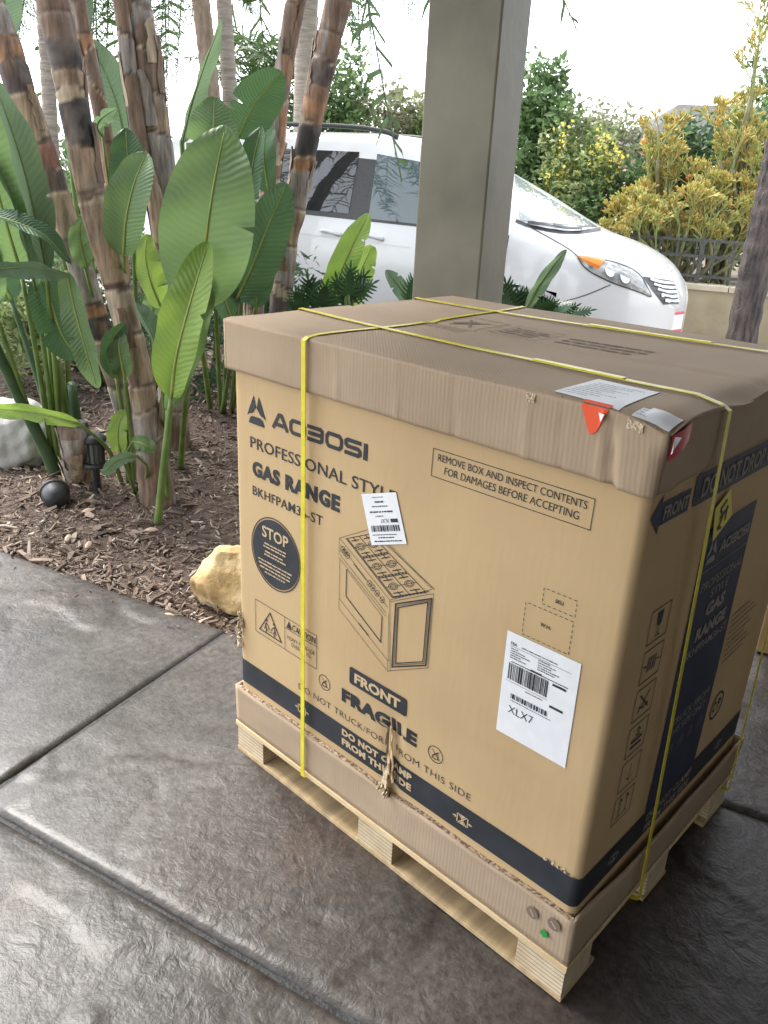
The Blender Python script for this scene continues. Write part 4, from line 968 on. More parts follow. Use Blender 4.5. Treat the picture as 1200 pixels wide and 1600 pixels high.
mb = MB(); mb.obox(_c, (_l, UP, _n), .100, .080, .008); pl = mb.build('licence_plate', M_PLATER, vbody, bevel=.004)
mb = MB(); mb.obox(_c+_n*.0085, (_l, UP, _n), .086, .058, .002); mb.build('plate_face', M_PLATE, pl)
# wheels and arch liners
def arch_s(x, z):   # surface half-width there
    P = section(x)
    for (s0, z0), (s1, z1) in zip(P[2:10], P[3:10]):
        if z0 <= z <= z1: return lerp(s0, s1, (z-z0)/(z1-z0))
    return P[3][0]
for ax in (0, -3.03):
    for sg in (1, -1):
        lip = MB()
        for k in range(25):
            a = math.pi*(k/24)*1.16-.25
            for r in (.385, .425): xx, zz = ax+r*math.cos(a), .34+r*math.sin(a); lip.v.append(tuple(V(xx, sg*(arch_s(xx, zz)+.006), zz)))
            xx, zz = ax+.385*math.cos(a), .34+.385*math.sin(a); lip.v.append(tuple(V(xx, sg*(arch_s(xx, zz)-.09), zz)))
        for k in range(24): b = k*3; lip.f += [(b, b+1, b+4, b+3), (b+2, b, b+3, b+5)]; lip.m += [0, 0]
        lip.build('wheel_arch', M_WHITE, vbody, smooth=True)
        ln = MB(); ln.grid(lambda s, t: V(ax+.40*math.cos(-.3+3.74*s), sg*lerp(.55, .93, t), .34+.40*math.sin(-.3+3.74*s)), 20, 1); ln.grid(lambda s, t: V(ax+.40*math.cos(-.3+3.74*s)*t, sg*.55, .34+.40*math.sin(-.3+3.74*s)*t), 20, 2); ln.build('arch_liner', M_BLACKP, vbody, smooth=True)
        wh = MB(); axs = (E1, UP, -E2*sg); c = V(ax, sg*.84, .335)
        wh.lathe([(.20,-.11),(.30,-.11),(.333,-.08),(.335,0),(.333,.07),(.31,.105),(.225,.105),(.22,.07)], c, 32, 0, axs); wo_ = wh.build('wheel', M_TYRE, van, smooth=True)
        rm = MB(); rm.lathe([(0,.075),(.05,.08),(.06,.06),(.19,.055),(.222,.09),(.228,.10)], c, 30, 0, axs); rm.build('rim', M_ALLOY, wo_, smooth=True)
# ================================================================== planting
SC.cycles.max_bounces = 6; SC.cycles.diffuse_bounces = 3; SC.cycles.glossy_bounces = 3; SC.cycles.transmission_bounces = 4; SC.cycles.transparent_max_bounces = 4
M_LEAF = leaf_mat('paradise_leaf', (.075, .135, .060), (.115, .190, .085))
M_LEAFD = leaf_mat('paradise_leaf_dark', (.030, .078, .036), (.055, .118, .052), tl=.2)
M_LEAFY = leaf_mat('paradise_leaf_young', (.125, .22, .045), (.18, .28, .065), tl=.42)
M_LEAFG = leaf_mat('paradise_leaf_glaucous', (.070, .135, .085), (.12, .19, .12), rough=.5, tl=.25)
M_STALK = mat('leaf_stalk', (.09, .16, .04), (.16, .22, .06), scale=12, rough=.45)
M_STALKD = mat('leaf_stalk_dark', (.03, .07, .03), (.06, .11, .05), scale=12, rough=.45)
M_RIB = mat('leaf_midrib', (.20, .27, .06), (.28, .33, .08), scale=20, rough=.4)
M_TRUNK = bpy.data.materials.new('sheathed_trunk'); M_TRUNK.use_nodes = True
def _trunk(m):
    b = bsdf(m); a = N(m, 'ShaderNodeAttribute', attribute_name='tint'); tc = N(m, 'ShaderNodeTexCoord'); mp = N(m, 'ShaderNodeMapping'); mp.inputs['Scale'].default_value = (26, 26, 3.2); L(m, tc.outputs['Object'], mp.inputs[0])
    n = N(m, 'ShaderNodeTexNoise', Scale=1.6, Detail=6.0, Roughness=.65); L(m, mp.outputs[0], n.inputs['Vector'])
    r = N(m, 'ShaderNodeMapRange'); r.inputs[1].default_value = .3; r.inputs[2].default_value = .72; r.inputs[3].default_value = .35; r.inputs[4].default_value = 1.65; L(m, n.outputs['Fac'], r.inputs[0])
    x = N(m, 'ShaderNodeMix', data_type='RGBA', blend_type='MULTIPLY'); x.inputs[0].default_value = 1; L(m, a.outputs['Color'], x.inputs[6]); L(m, r.outputs[0], x.inputs[7])
    n2 = N(m, 'ShaderNodeTexNoise', Scale=7.0, Detail=3.0); L(m, tc.outputs['Object'], n2.inputs['Vector']); r2 = N(m, 'ShaderNodeMapRange'); r2.inputs[1].default_value = .52; r2.inputs[2].default_value = .70; r2.inputs[4].default_value = .55; L(m, n2.outputs['Fac'], r2.inputs[0])
    y = N(m, 'ShaderNodeMix', data_type='RGBA'); L(m, r2.outputs[0], y.inputs[0]); L(m, x.outputs[2], y.inputs[6]); y.inputs[7].default_value = (.24, .20, .165, 1)
    L(m, y.outputs[2], b.inputs['Base Color']); b.inputs['Roughness'].default_value = .72
    bp = N(m, 'ShaderNodeBump', Strength=.6, Distance=.008); L(m, n.outputs['Fac'], bp.inputs['Height']); L(m, bp.outputs[0], b.inputs['Normal'])
_trunk(M_TRUNK)

def uvgrid(o, nu, nv):
    me = o.data; uv = me.uv_layers.new(name='UVMap'); n = nu+1
    uv.data.foreach_set('uv', [c for l in me.loops for c in ((l.vertex_index % n)/nu, (l.vertex_index//n)/nv)])
def leaf(parent, mid, width, m=None, face=0.0, fold=.25, base=None, rs=.010, wave=.006, nl=22, nw=10, prof=.55, stalk=None, skew=.9, curl=0.0, name='leaf'):
    """broad blade along the midrib points, with its stalk from base; face = turn of the blade about the midrib (deg)"""
    width *= .87; nl = int(nl*1.8); P = catmull(mid, 8); tot = sum((b-a).length for a, b in zip(P, P[1:])); acc = 0; S = [0]
    for a, b in zip(P, P[1:]): acc += (b-a).length; S.append(acc/tot)
    def pos(t):
        for k in range(len(S)-1):
            if t <= S[k+1]+1e-9: f = (t-S[k])/(S[k+1]-S[k]+1e-9); return P[k].lerp(P[k+1], f), (P[k+1]-P[k]).normalized()
        return P[-1], (P[-1]-P[-2]).normalized()
    seed = random.random()*50; m = m or M_LEAF
    notch = [(round(rnd(.25, .85)*nl)/nl, random.choice((-1, 1)), rnd(.25, .6)) for _ in range(random.choice((0, 1, 1, 2)))]
    def f(s, t):
        p, tg = pos(t); view = (CAM_LOC-p).normalized(); nrm = (view-tg*view.dot(tg)).normalized()
        nrm = Matrix.Rotation(R(face), 3, tg) @ nrm; sd2 = nrm.cross(tg).normalized()
        tt = min(1, max(0, t)); w = width/2*max(.02, (4*(tt**skew)*(1-tt**skew)))**prof
        q = (s-.5)*2; c = abs(q)
        for nt_, sg_, dp_ in notch:
            if q*sg_ > .3 and abs(t-nt_) < .6/nl: w *= 1-dp_*min(1, (abs(q)-.3)/.3)
        return p + sd2*(q*w*math.cos(fold)) + nrm*(c*w*math.sin(fold)+wave*math.sin(t*17+seed+3*q)*c+curl*w*c*c) + nrm*(.004*noise.noise(Vector((q*2, t*9, seed)))*c)
    mb = MB(); mb.grid(f, nw, nl); o = mb.build(name, m, parent, smooth=True); uvgrid(o, nw, nl)
    sm = stalk or M_STALK
    st = MB()
    if base is not None:
        b0 = Vector(base); p1, tg = pos(0); mid_ = b0.lerp(p1, .6)-tg*.05+Vector((0, 0, .02)); pts = catmull([b0, mid_, p1], 6)
        st.tube(pts, [lerp(rs*1.5, rs*.9, k/(len(pts)-1)) for k in range(len(pts))], 7); st.build('stalk', sm, o, smooth=True)
    rb = MB(); q = [f(.5, t)+((f(.5, t)-CAM_LOC).normalized()*-.0015) for t in [k/14*.96 for k in range(15)]]
    rb.tube(q, [lerp(rs*.75, rs*.16, k/14) for k in range(15)], 5); rb.build('midrib', M_RIB if m is not M_LEAFG else M_STALK, o, smooth=True)
    return o
TAN, BRN, BLK, ORG, GRY, STR = (.285,.205,.135), (.165,.105,.07), (.034,.027,.029), (.31,.165,.085), (.255,.222,.20), (.38,.30,.21)
DRK, REDB = (.085,.06,.055), (.20,.085,.06)
def trunk(parent, pts, rad, seq, seed, n=18, plan=None, name='trunk', flare=.06, seg=(.10, .30), rot=.9, flakes=5):
    flakes *= 2; rg = random.Random(seed); P = catmull(pts, 26); S = [0]
    for a, b in zip(P, P[1:]): S.append(S[-1]+(b-a).length)
    tot = S[-1]; bounds = [0]; 
    while bounds[-1] < tot: bounds.append(bounds[-1]+rg.uniform(*seg))
    cols = [rg.choice(seq) for _ in bounds]; sl = [(rg.uniform(0, 6.28), rg.uniform(.01, .075)) for _ in bounds]; rim = [rg.random() < .55 for _ in bounds]
    if plan:   # bands read off the photograph: (pixel row where the band ends going up, colour)
        def srow(v):
            best = min(range(len(P)), key=lambda k: abs(800-FPX*(P[k]-CAM_LOC).dot(_u)/(P[k]-CAM_LOC).dot(_f)-v)); return S[best]
        bounds = [0]+[srow(v) for v, c in plan]+[tot+.2]; cols = [c for v, c in plan]+[plan[-1][1]]*2; sl = [(rg.uniform(0, 6.28), rg.uniform(.004, .03)) for _ in bounds]; rim = [rg.random() < .6 for _ in bounds]
    mb = MB(); mb.c = []; step = .014; nr = int(tot/step)
    def at_s(s):
        for k in range(len(S)-1):
            if s <= S[k+1]: return P[k].lerp(P[k+1], (s-S[k])/(S[k+1]-S[k]+1e-9)), (P[k+1]-P[k]).normalized()
        return P[-1], (P[-1]-P[-2]).normalized()
    a = Vector((1, 0, 0)); RR = []
    for i in range(nr+1):
        s = tot*i/nr; p, t = at_s(s); a = (a-t*a.dot(t)).normalized(); b = t.cross(a); r0 = interp(rad, s/tot)
        for k in range(n):
            th = 6.28318*k/n
            for j in range(len(bounds)-1):
                lo = bounds[j]+sl[j][1]*math.sin(th+sl[j][0]); hi = bounds[j+1]+sl[j+1][1]*math.sin(th+sl[j+1][0])
                if s < hi: break
            f = (s-lo)/max(.02, hi-lo); c = cols[j]
            if f < .08: c = tuple(x*.45 for x in BRN)
            elif f > .94 and rim[j] and c is not BLK: c = STR
            elif f > .6 and cols[j] is ORG: c = tuple(lerp(x, y, .5) for x, y in zip(ORG, BRN))
            blot = noise.noise(Vector((math.cos(th)*1.2+seed, math.sin(th)*1.2, s*7)))
            if blot > .28: c = tuple(lerp(x, y, min(1, (blot-.28)*5)) for x, y in zip(c, BRN if c is not BRN else GRY))
            r = r0*(1+flare*(f-.5)+.05*noise.noise(Vector((math.cos(th)*1.5, math.sin(th)*1.5, s*4+seed)))-(.05 if f < .06 else 0))
            mb.v.append(tuple(p+a*(r*math.cos(th))+b*(r*math.sin(th)))); k2 = 1+.25*noise.noise(Vector((th, s*9, seed))); mb.c.append(tuple(x*k2 for x in c))
    for i in range(nr):
        for k in range(n): mb.f.append((i*n+k, i*n+(k+1) % n, (i+1)*n+(k+1) % n, (i+1)*n+k)); mb.m.append(0)
    o = mb.build(name, M_TRUNK, parent, smooth=True)
    for q in range(flakes):   # old leaf sheaths standing off the trunk
        s0 = rg.uniform(.12, .9)*tot; ln = rg.uniform(.10, .26); th0 = rg.uniform(0, 6.28); wd = rg.uniform(.35, .8); mb = MB(); mb.c = []
        def fl(u, v):
            s = min(tot, s0+ln*v); p, t = at_s(s); aa = (Vector((1, 0, 0))-t*t.x).normalized(); bb = t.cross(aa); r = interp(rad, s/tot)*(1.05+.22*v*v+.05*math.sin(u*9+s0*7)*v); th = th0+(u-.5)*wd*2*(1-.6*v)+.25*noise.noise(Vector((v*6, u*3, s0*9)))
            return p+aa*(r*math.cos(th))+bb*(r*math.sin(th))
        mb.grid(fl, 4, 7); c = rg.choice([TAN, BRN, STR, GRY]); mb.c = [c]*len(mb.v); f_ = mb.build('sheath', M_TRUNK, o, smooth=True)
    return o
def W2(w, d): return w*d/FPX/2*.70
def bed_at(u, v, d, dz=-.05):
    p = ground(u, v, .02) if v > 560 else at(u, v, d); return Vector((p.x, p.y, bedz(Vector((p.x, p.y, 0)))+dz))
PG = 'bird of paradise plants in the bed'
def plant(label, u, v, d, group=PG, cat='plant', name='bird_of_paradise'):
    p = bed_at(u, v, d, 0); return thing(name, label, cat, p, group), p
# ---- the trunks
def tree(label, path, d, widths, seq, seed, dz=-.06, flakes=5, seg=(.10, .30), name='bird_of_paradise', cat='tree', root=None, plan=None):
    pts = [at(u, v, dd) for u, v, dd in path]; b = pts[-1]; b = Vector((b.x, b.y, bedz(Vector((b.x, b.y, 0)))+dz)); pts = [b]+pts[-2::-1] if root is None else [root]+pts[::-1]
    t = thing(name, label, cat, (b.x, b.y, b.z-dz), 'trunks in the planting bed')
    nW = len(widths); rad = [(k/(nW-1), W2(w, d)) for k, w in enumerate(widths)]
    trunk(t, pts, rad, seq, seed, flakes=flakes, seg=seg, plan=plan); return t
tB = tree('thick leaning trunk banded black and tan beside the black path light', [(55,-120,3.6),(82,0,3.56),(105,110,3.54),(128,230,3.52),(150,330,3.5),(178,430,3.5),(205,530,3.5),(225,620,3.5),(248,770,3.5)], 3.5, [92,66,58,58,60,60,64,66], [BLK], 5, flakes=3, plan=[(690,BRN),(640,GRY),(600,TAN),(520,TAN),(452,STR),(312,TAN),(300,BRN),(222,TAN),(158,BLK),(148,STR),(110,TAN),(62,BLK),(20,BRN),(-40,BRN),(-120,TAN)])
tA = tree('leaning orange brown trunk behind the black banded one', [(-60,-90,3.9),(5,60,3.9),(38,160,3.9),(75,260,3.9),(100,340,3.9),(130,430,3.9),(158,520,3.92),(190,610,3.95),(225,690,3.98)], 3.9, [60,58,54,52,54,58,56], [ORG], 12, flakes=3, plan=[(600,GRY),(530,BRN),(492,BLK),(480,ORG),(400,GRY),(372,DRK),(300,TAN),(268,DRK),(236,REDB),(150,TAN),(104,DRK),(66,ORG),(10,GRY),(-60,TAN)])
tC = tree('thin brown trunk half hidden behind the banded trunks', [(105,-100,4.4),(128,40,4.4),(148,130,4.4),(162,200,4.4),(172,260,4.4),(185,380,4.4),(215,620,4.4)], 4.4, [40,36,32,32], [BRN,TAN,BRN,ORG], 21)
tD = tree('broad grey double trunk with peeling sheaths', [(190,-100,4.3),(212,10,4.3),(228,100,4.3),(240,180,4.3),(250,250,4.3),(258,350,4.3),(270,620,4.3)], 4.3, [66,64,58,58,62], [GRY,GRY,TAN,GRY,BRN], 33, flakes=9)
tr2 = [at(u, v, 4.22) for u, v in ((268,600),(246,340),(222,240),(206,140),(194,40),(180,-60))]
trunk(tD, tr2, [(0, W2(36,4.2)),(1, W2(30,4.2))], [BRN,GRY,TAN], 35, name='trunk')
tF = tree('reddish brown trunk with peeling strips near the van', [(480,-90,4.9),(462,0,4.9),(448,80,4.9),(438,150,4.9),(430,230,4.9),(418,310,4.9),(402,400,4.9),(388,500,4.9)], 4.9, [48,44,40,38,36,38], [ORG,BRN,TAN,GRY,BRN], 41, flakes=8)
tG = tree('leaning trunk with black and orange bands in front of the van', [(560,-90,4.5),(530,0,4.5),(508,90,4.5),(490,170,4.5),(475,250,4.5),(460,330,4.5),(444,410,4.5),(428,500,4.5)], 4.5, [58,54,50,48,46,50,52], [BLK], 47, flakes=4, plan=[(445,DRK),(380,GRY),(330,TAN),(262,GRY),(248,ORG),(198,BLK),(190,STR),(136,ORG),(100,DRK),(55,BRN),(0,BRN),(-60,TAN)])

# ---- broad leaves, each plant a clump with its own stalks from the ground
def L3(*p): return [at(*q) for q in p]
gp, b0 = plant('clump with the biggest broad light green leaf beside the carton', 262, 760, 3.35)
leaf(gp, L3((306,478,3.30),(318,400,3.27),(332,300,3.27),(352,196,3.36)), .415, M_LEAF, face=-6, fold=.10, base=bed_at(280,720,3.4), rs=.012, wave=.008, nl=34, nw=16, prof=.62, skew=.82)
leaf(gp, L3((268,622,3.2),(275,560,3.17),(298,470,3.16),(326,378,3.24)), .235, M_LEAFY, face=-28, fold=.34, base=bed_at(243,800,3.22), rs=.013, wave=.006, nl=30, nw=14, prof=.55, skew=.85)
leaf(gp, L3((262,640,3.27),(280,570,3.25),(303,500,3.25),(330,420,3.3)), .17, M_LEAF, face=35, fold=.35, base=bed_at(262,770,3.25), rs=.010)
leaf(gp, L3((252,480,3.5),(236,440,3.46),(228,400,3.46),(231,366,3.5)), .16, M_LEAFY, face=30, fold=.3, base=bed_at(262,700,3.45))
leaf(gp, L3((252,585,3.35),(240,530,3.3),(222,495,3.28),(212,474,3.3)), .17, M_LEAFG, face=50, fold=.5, base=bed_at(262,740,3.35))
leaf(gp, L3((236,510,3.6),(240,480,3.6),(244,450,3.62)), .13, M_LEAF, face=10, base=bed_at(250,700,3.5))
gp, b0 = plant('clump of upright dark leaves rising between the banded trunks', 215, 690, 3.75)
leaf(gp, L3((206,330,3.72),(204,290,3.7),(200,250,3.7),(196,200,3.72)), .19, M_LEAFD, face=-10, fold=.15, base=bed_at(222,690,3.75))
leaf(gp, L3((193,400,3.45),(196,350,3.42),(207,295,3.42),(228,238,3.5)), .215, M_LEAF, face=-20, fold=.35, base=bed_at(215,700,3.5))
leaf(gp, L3((160,212,3.9),(152,200,3.88),(158,186,3.86),(182,170,3.9)), .10, M_LEAFG, face=40, fold=.3, base=bed_at(200,660,3.8), rs=.007)
leaf(gp, L3((134,420,3.8),(128,395,3.8),(124,370,3.8),(128,340,3.8)), .12, M_LEAF, face=0, base=bed_at(200,680,3.8))
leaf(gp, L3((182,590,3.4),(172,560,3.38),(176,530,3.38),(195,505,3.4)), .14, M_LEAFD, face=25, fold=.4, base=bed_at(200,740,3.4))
leaf(gp, L3((195,590,3.4),(190,565,3.38),(186,540,3.38),(190,515,3.4)), .12, M_LEAF, face=-20, fold=.3, base=bed_at(208,740,3.42))
gp, b0 = plant('tall clump with pale narrow leaf and dark leaves behind the biggest leaf', 350, 640, 4.0)
leaf(gp, L3((284,222,3.9),(300,160,3.9),(322,95,3.9),(346,32,3.9)), .15, M_LEAFG, face=62, fold=.35, base=bed_at(330,640,4.0), rs=.012)
leaf(gp, L3((330,290,3.8),(331,240,3.8),(333,200,3.8),(335,152,3.85)), .26, M_LEAF, face=8, fold=.12, base=bed_at(345,640,4.0), prof=.6)
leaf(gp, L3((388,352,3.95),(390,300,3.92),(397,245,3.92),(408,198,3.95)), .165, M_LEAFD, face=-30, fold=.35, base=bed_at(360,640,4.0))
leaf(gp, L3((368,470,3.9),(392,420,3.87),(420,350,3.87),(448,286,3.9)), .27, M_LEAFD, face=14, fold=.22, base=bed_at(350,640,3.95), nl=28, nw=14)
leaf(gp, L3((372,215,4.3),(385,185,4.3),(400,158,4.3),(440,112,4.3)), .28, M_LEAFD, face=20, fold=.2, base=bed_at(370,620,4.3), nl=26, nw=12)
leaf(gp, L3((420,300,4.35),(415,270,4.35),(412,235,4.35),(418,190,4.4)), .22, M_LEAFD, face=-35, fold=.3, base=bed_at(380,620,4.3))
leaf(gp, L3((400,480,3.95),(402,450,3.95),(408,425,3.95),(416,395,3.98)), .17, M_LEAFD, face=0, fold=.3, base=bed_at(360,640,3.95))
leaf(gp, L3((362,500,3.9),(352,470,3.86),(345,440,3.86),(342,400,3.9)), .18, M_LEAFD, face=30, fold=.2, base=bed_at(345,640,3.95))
gp, b0 = plant('wide clump with grey green blades leaning out past the white boulder', 92, 726, 3.6)
def LL(*p): return [at(u, v, d+.55) for u, v, d in p]
LB_ = lambda u, v=726: bed_at(u, v, 3.6)
leaf(gp, LL((34,430,2.95),(10,350,2.92),(-10,270,2.92),(-30,150,2.95)), .42, M_LEAF, face=8, fold=.18, base=LB_(84), nl=26, nw=14)
leaf(gp, LL((72,425,2.9),(55,340,2.86),(30,240,2.86),(-12,120,2.9)), .20, M_LEAFG, face=46, fold=.4, base=LB_(96), nl=28)
leaf(gp, LL((56,455,2.95),(40,380,2.93),(18,310,2.93),(-20,225,2.95)), .16, M_LEAFG, face=60, fold=.4, base=LB_(90))
leaf(gp, LL((66,410,3.0),(60,360,3.0),(50,310,3.0),(40,262,3.02)), .08, M_LEAFY, face=58, fold=.4, base=LB_(92))
leaf(gp, LL((-30,330,2.75),(20,346,2.74),(70,368,2.76),(110,412,2.8)), .11, M_LEAFD, face=-44, fold=.4, rs=.007, base=at(-80,520,3.4))
leaf(gp, LL((-20,424,2.8),(20,418,2.78),(60,420,2.78),(108,432,2.82)), .11, M_LEAFG, face=40, fold=.35, rs=.007, base=at(-80,540,3.4))
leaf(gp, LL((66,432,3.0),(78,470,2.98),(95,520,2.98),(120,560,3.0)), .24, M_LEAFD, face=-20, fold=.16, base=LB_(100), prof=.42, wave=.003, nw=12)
leaf(gp, LL((104,424,2.98),(116,480,2.96),(132,540,2.96),(152,606,3.0)), .16, M_LEAF, face=34, fold=.28, base=LB_(112), prof=.48)
leaf(gp, LL((124,662,2.9),(80,650,2.88),(35,642,2.88),(-40,638,2.9)), .10, M_LEAFY, face=-30, fold=.3, base=bed_at(192,740,3.2), rs=.008, prof=.4)
leaf(gp, LL((-10,480,2.9),(-20,440,2.9),(-24,410,2.9),(-14,370,2.9)), .18, M_LEAF, face=0, base=LB_(80))
leaf(gp, LL((-60,430,2.85),(-80,360,2.85),(-90,300,2.85)), .25, M_LEAF, face=0, base=LB_(92,728), rs=.022, stalk=M_STALKD)
leaf(gp, LL((18,470,3.2),(4,440,3.2),(-4,400,3.2)), .2, M_LEAFD, face=0, base=LB_(100,722), rs=.013, stalk=M_STALKD)
for k, (u, v, bu) in enumerate(((88,560,112),(112,600,128))):
    p = LB_(bu); mb = MB(); q = at(u, v, 3.62); pts = catmull([p, p.lerp(q, .5)+Vector((0,0,.01)), q], 6); mb.tube(pts, [.036-.014*j/(len(pts)-1) for j in range(len(pts))], 8); mb.build('stalk', M_STALKD if k % 2 else M_STALK, gp, smooth=True)
gp, b0 = plant('low young shoots with small rounded leaves beside the path light', 200, 745, 3.35)
leaf(gp, L3((188,706,3.3),(184,690,3.28),(184,670,3.28),(192,640,3.3)), .10, M_LEAFY, face=-12, fold=.2, base=bed_at(212,752,3.32), rs=.007)
leaf(gp, L3((207,690,3.3),(220,692,3.28),(232,698,3.28),(242,706,3.3)), .085, M_LEAF, face=10, fold=.2, base=bed_at(213,750,3.33), rs=.006)
leaf(gp, L3((214,712,3.2),(198,714,3.18),(180,722,3.18),(160,742,3.2)), .07, M_LEAFG, face=-20, fold=.25, base=bed_at(210,756,3.3), rs=.006)
gp, b0 = plant('pale back leaves against the sky between the trunks', 170, 600, 4.6)
leaf(gp, L3((196,250,4.6),(190,190,4.58),(172,130,4.58),(140,62,4.6)), .24, M_LEAFG, face=12, fold=.1, base=bed_at(190,600,4.6), nl=26)
leaf(gp, L3((112,105,4.5),(118,60,4.5),(126,10,4.5),(120,-60,4.5)), .17, M_LEAFG, face=-20, fold=.25, base=bed_at(170,600,4.6))
leaf(gp, L3((90,70,4.6),(98,30,4.6),(108,-30,4.6),(120,-80,4.6)), .2, M_LEAFG, face=20, fold=.25, base=bed_at(160,600,4.6))
leaf(gp, L3((14,60,4.6),(8,20,4.6),(4,-30,4.6),(2,-90,4.6)), .2, M_LEAFG, face=0, fold=.2, base=bed_at(150,600,4.6))
gp, b0 = plant('lime green upright leaves in front of the van doors', 535, 520, 4.6)
leaf(gp, L3((520,478,4.6),(528,440,4.58),(548,390,4.58),(576,334,4.62)), .19, M_LEAFY, face=-18, fold=.22, base=bed_at(520,540,4.6), nl=26)
leaf(gp, L3((545,482,4.62),(555,450,4.6),(568,415,4.6),(582,384,4.64)), .17, M_LEAFY, face=25, fold=.25, base=bed_at(540,540,4.62), prof=.4)
leaf(gp, L3((505,482,4.65),(512,460,4.63),(520,435,4.63),(530,405,4.66)), .13, M_LEAFY, face=10, fold=.25, base=bed_at(525,540,4.65))
leaf(gp, L3((646,482,4.7),(632,460,4.68),(618,440,4.68),(603,422,4.7)), .115, M_LEAFG, face=10, fold=.25, base=bed_at(640,540,4.7))
gp, b0 = plant('pointed grey green leaf standing at the foot of the porch post', 835, 520, 4.0)
leaf(gp, L3((822,486,4.0),(836,458,3.98),(858,425,3.98),(885,390,4.02)), .085, M_LEAFG, face=25, fold=.3, base=bed_at(815,540,4.0))

# ---- deeply lobed philodendrons
M_PHIL = foliage_mat('philodendron_leaf', (.022, .065, .026), (.045, .11, .04), tl=.15, rough=.35)
def lobed(parent, base, c, tip, width, lob=7):
    c, tip = Vector(c), Vector(tip); ax = tip-c; ln = ax.length; t = ax.normalized(); view = (CAM_LOC-c).normalized(); n = (view-t*view.dot(t)).normalized()
    n = Matrix.Rotation(rnd(-.7, .7), 3, t) @ n; s = n.cross(t); mb = MB()
    for k in range(lob+1):
        f = k/lob; p = c+t*(ln*f*.85)
        for sg in ((-1, 1) if k < lob else (0,)):
            if sg == 0: d_ = t; L_ = ln*.28; 
            else: d_ = (s*sg*(1-.35*f)+t*(.15+.75*f)).normalized(); L_ = width/2*(1-.55*f)*(1-.25*(k == 0))*rnd(.85, 1.1)
            w = ln/lob*.42; o_ = d_.cross(n)
            a = len(mb.v); dr = -n*L_*.18
            for q in (p-o_*w*.5, p+o_*w*.5, p+d_*L_*.45+o_*w*.75-dr*.2, p+d_*L_*.8+o_*w*.45+dr*.5, p+d_*L_+dr, p+d_*L_*.8-o_*w*.45+dr*.5, p+d_*L_*.45-o_*w*.75-dr*.2): mb.v.append(tuple(q))
            mb.f += [(a, a+1, a+2, a+6), (a+6, a+2, a+3, a+5), (a+5, a+3, a+4)]; mb.m += [0]*3
    for sg in (-1, 1):
        a = len(mb.v)
        for q in (c, c+t*ln*.9, c+t*ln*.6+s*sg*width*.12, c+s*sg*width*.12): mb.v.append(tuple(q))
        mb.f.append((a, a+1, a+2, a+3)); mb.m.append(0)
    o = mb.build('leaf', M_PHIL, parent, smooth=True)
    st = MB(); st.tube(catmull([base, Vector(base).lerp(c, .6)+Vector((0,0,.05)), c], 5), .006, 6); st.build('stalk', M_STALK, o, smooth=True)
def philo(label, u, v, d, leaves):
    t, b = plant(label, u, v, d, 'lobed philodendrons', name='philodendron')
    for cu, cv, tu, tv, w in leaves: dd = d+rnd(-.12, .12); lobed(t, b, at(cu, cv, dd), at(tu, tv, dd-.05), w)
philo('dark lobed philodendron at the foot of the leaning trunk', 490, 520, 4.2, [(480,480,455,452,.2),(490,475,480,430,.22),(500,478,512,440,.22),(505,482,530,462,.2),(478,485,450,478,.18),(492,485,495,455,.2),(470,488,448,468,.16),(512,488,528,478,.15)])
philo('dark lobed philodendron in front of the lime green leaves', 548, 530, 4.3, [(540,478,525,430,.18),(545,460,548,412,.2),(550,455,575,425,.2),(552,462,588,440,.18),(540,462,520,435,.18),(548,470,560,445,.2)])
philo('dark leafy philodendron behind the carton beside the van wheel', 850, 540, 4.1, [(800,478,788,435,.2),(812,480,830,455,.2),(838,484,868,472,.18),(865,487,895,478,.16),(800,482,775,460,.2),(822,482,808,452,.2),(850,488,872,470,.14),(890,494,928,484,.12),(875,492,905,476,.12),(640,470,648,428,.2),(780,470,770,440,.2)])

# ---- leaf clouds: shrubs and trees behind
M_FOL = foliage_mat('shrub_leaves', (.05, .1, .03), (.1, .17, .05), use_tint=True, tl=.45)
M_BARK = mat('shrub_bark', (.09, .07, .055), (.17, .14, .11), scale=12, rough=.9, bump=.5, bscale=30)
def cloud(parent, blobs, n, size, cols, seed, name='crown', clump=.35, up=.3, m=None, aspect=.45):
    rg = random.Random(seed); mb = MB(); mb.c = []; tot = sum(r[1]*r[2]*r[3] for r in blobs)
    for c, rx, ry, rz in blobs:
        k = int(n*rx*ry*rz/tot); nc = max(4, k//26); cents = []
        for _ in range(nc):
            v = Vector((rg.gauss(0, 1), rg.gauss(0, 1), rg.gauss(0, 1))).normalized()*(rg.random()**.40); cents.append(Vector((v.x*rx, v.y*ry, v.z*rz))+c)
        for _ in range(k):
            cc = rg.choice(cents); ci = cents.index(cc); p = cc+Vector((rg.gauss(0, 1)*rx, rg.gauss(0, 1)*ry, rg.gauss(0, 1)*rz))*clump*.42
            d_ = Vector((rg.gauss(0, 1), rg.gauss(0, 1), rg.gauss(0, 1)*.7+up)).normalized(); s = d_.cross(Vector((rg.gauss(0, 1), rg.gauss(0, 1), rg.gauss(0, 1)))).normalized(); nn = s.cross(d_)
            L_ = size*rg.uniform(.6, 1.35); w = L_*aspect; a = len(mb.v)
            for q in (p, p+d_*L_*.5+s*w*.5+nn*L_*.06, p+d_*L_, p+d_*L_*.5-s*w*.5+nn*L_*.06): mb.v.append(tuple(q))
            col = cols[(ci*7+rg.choice((0, 0, 1))) % len(cols)]; kk = rg.uniform(.75, 1.25); mb.c += [tuple(x*kk for x in col)]*4
            mb.f += [(a, a+1, a+2), (a, a+2, a+3)]; mb.m += [0, 0]
    o = mb.build(name, m or M_FOL, parent); o['kind'] = 'stuff'; return o
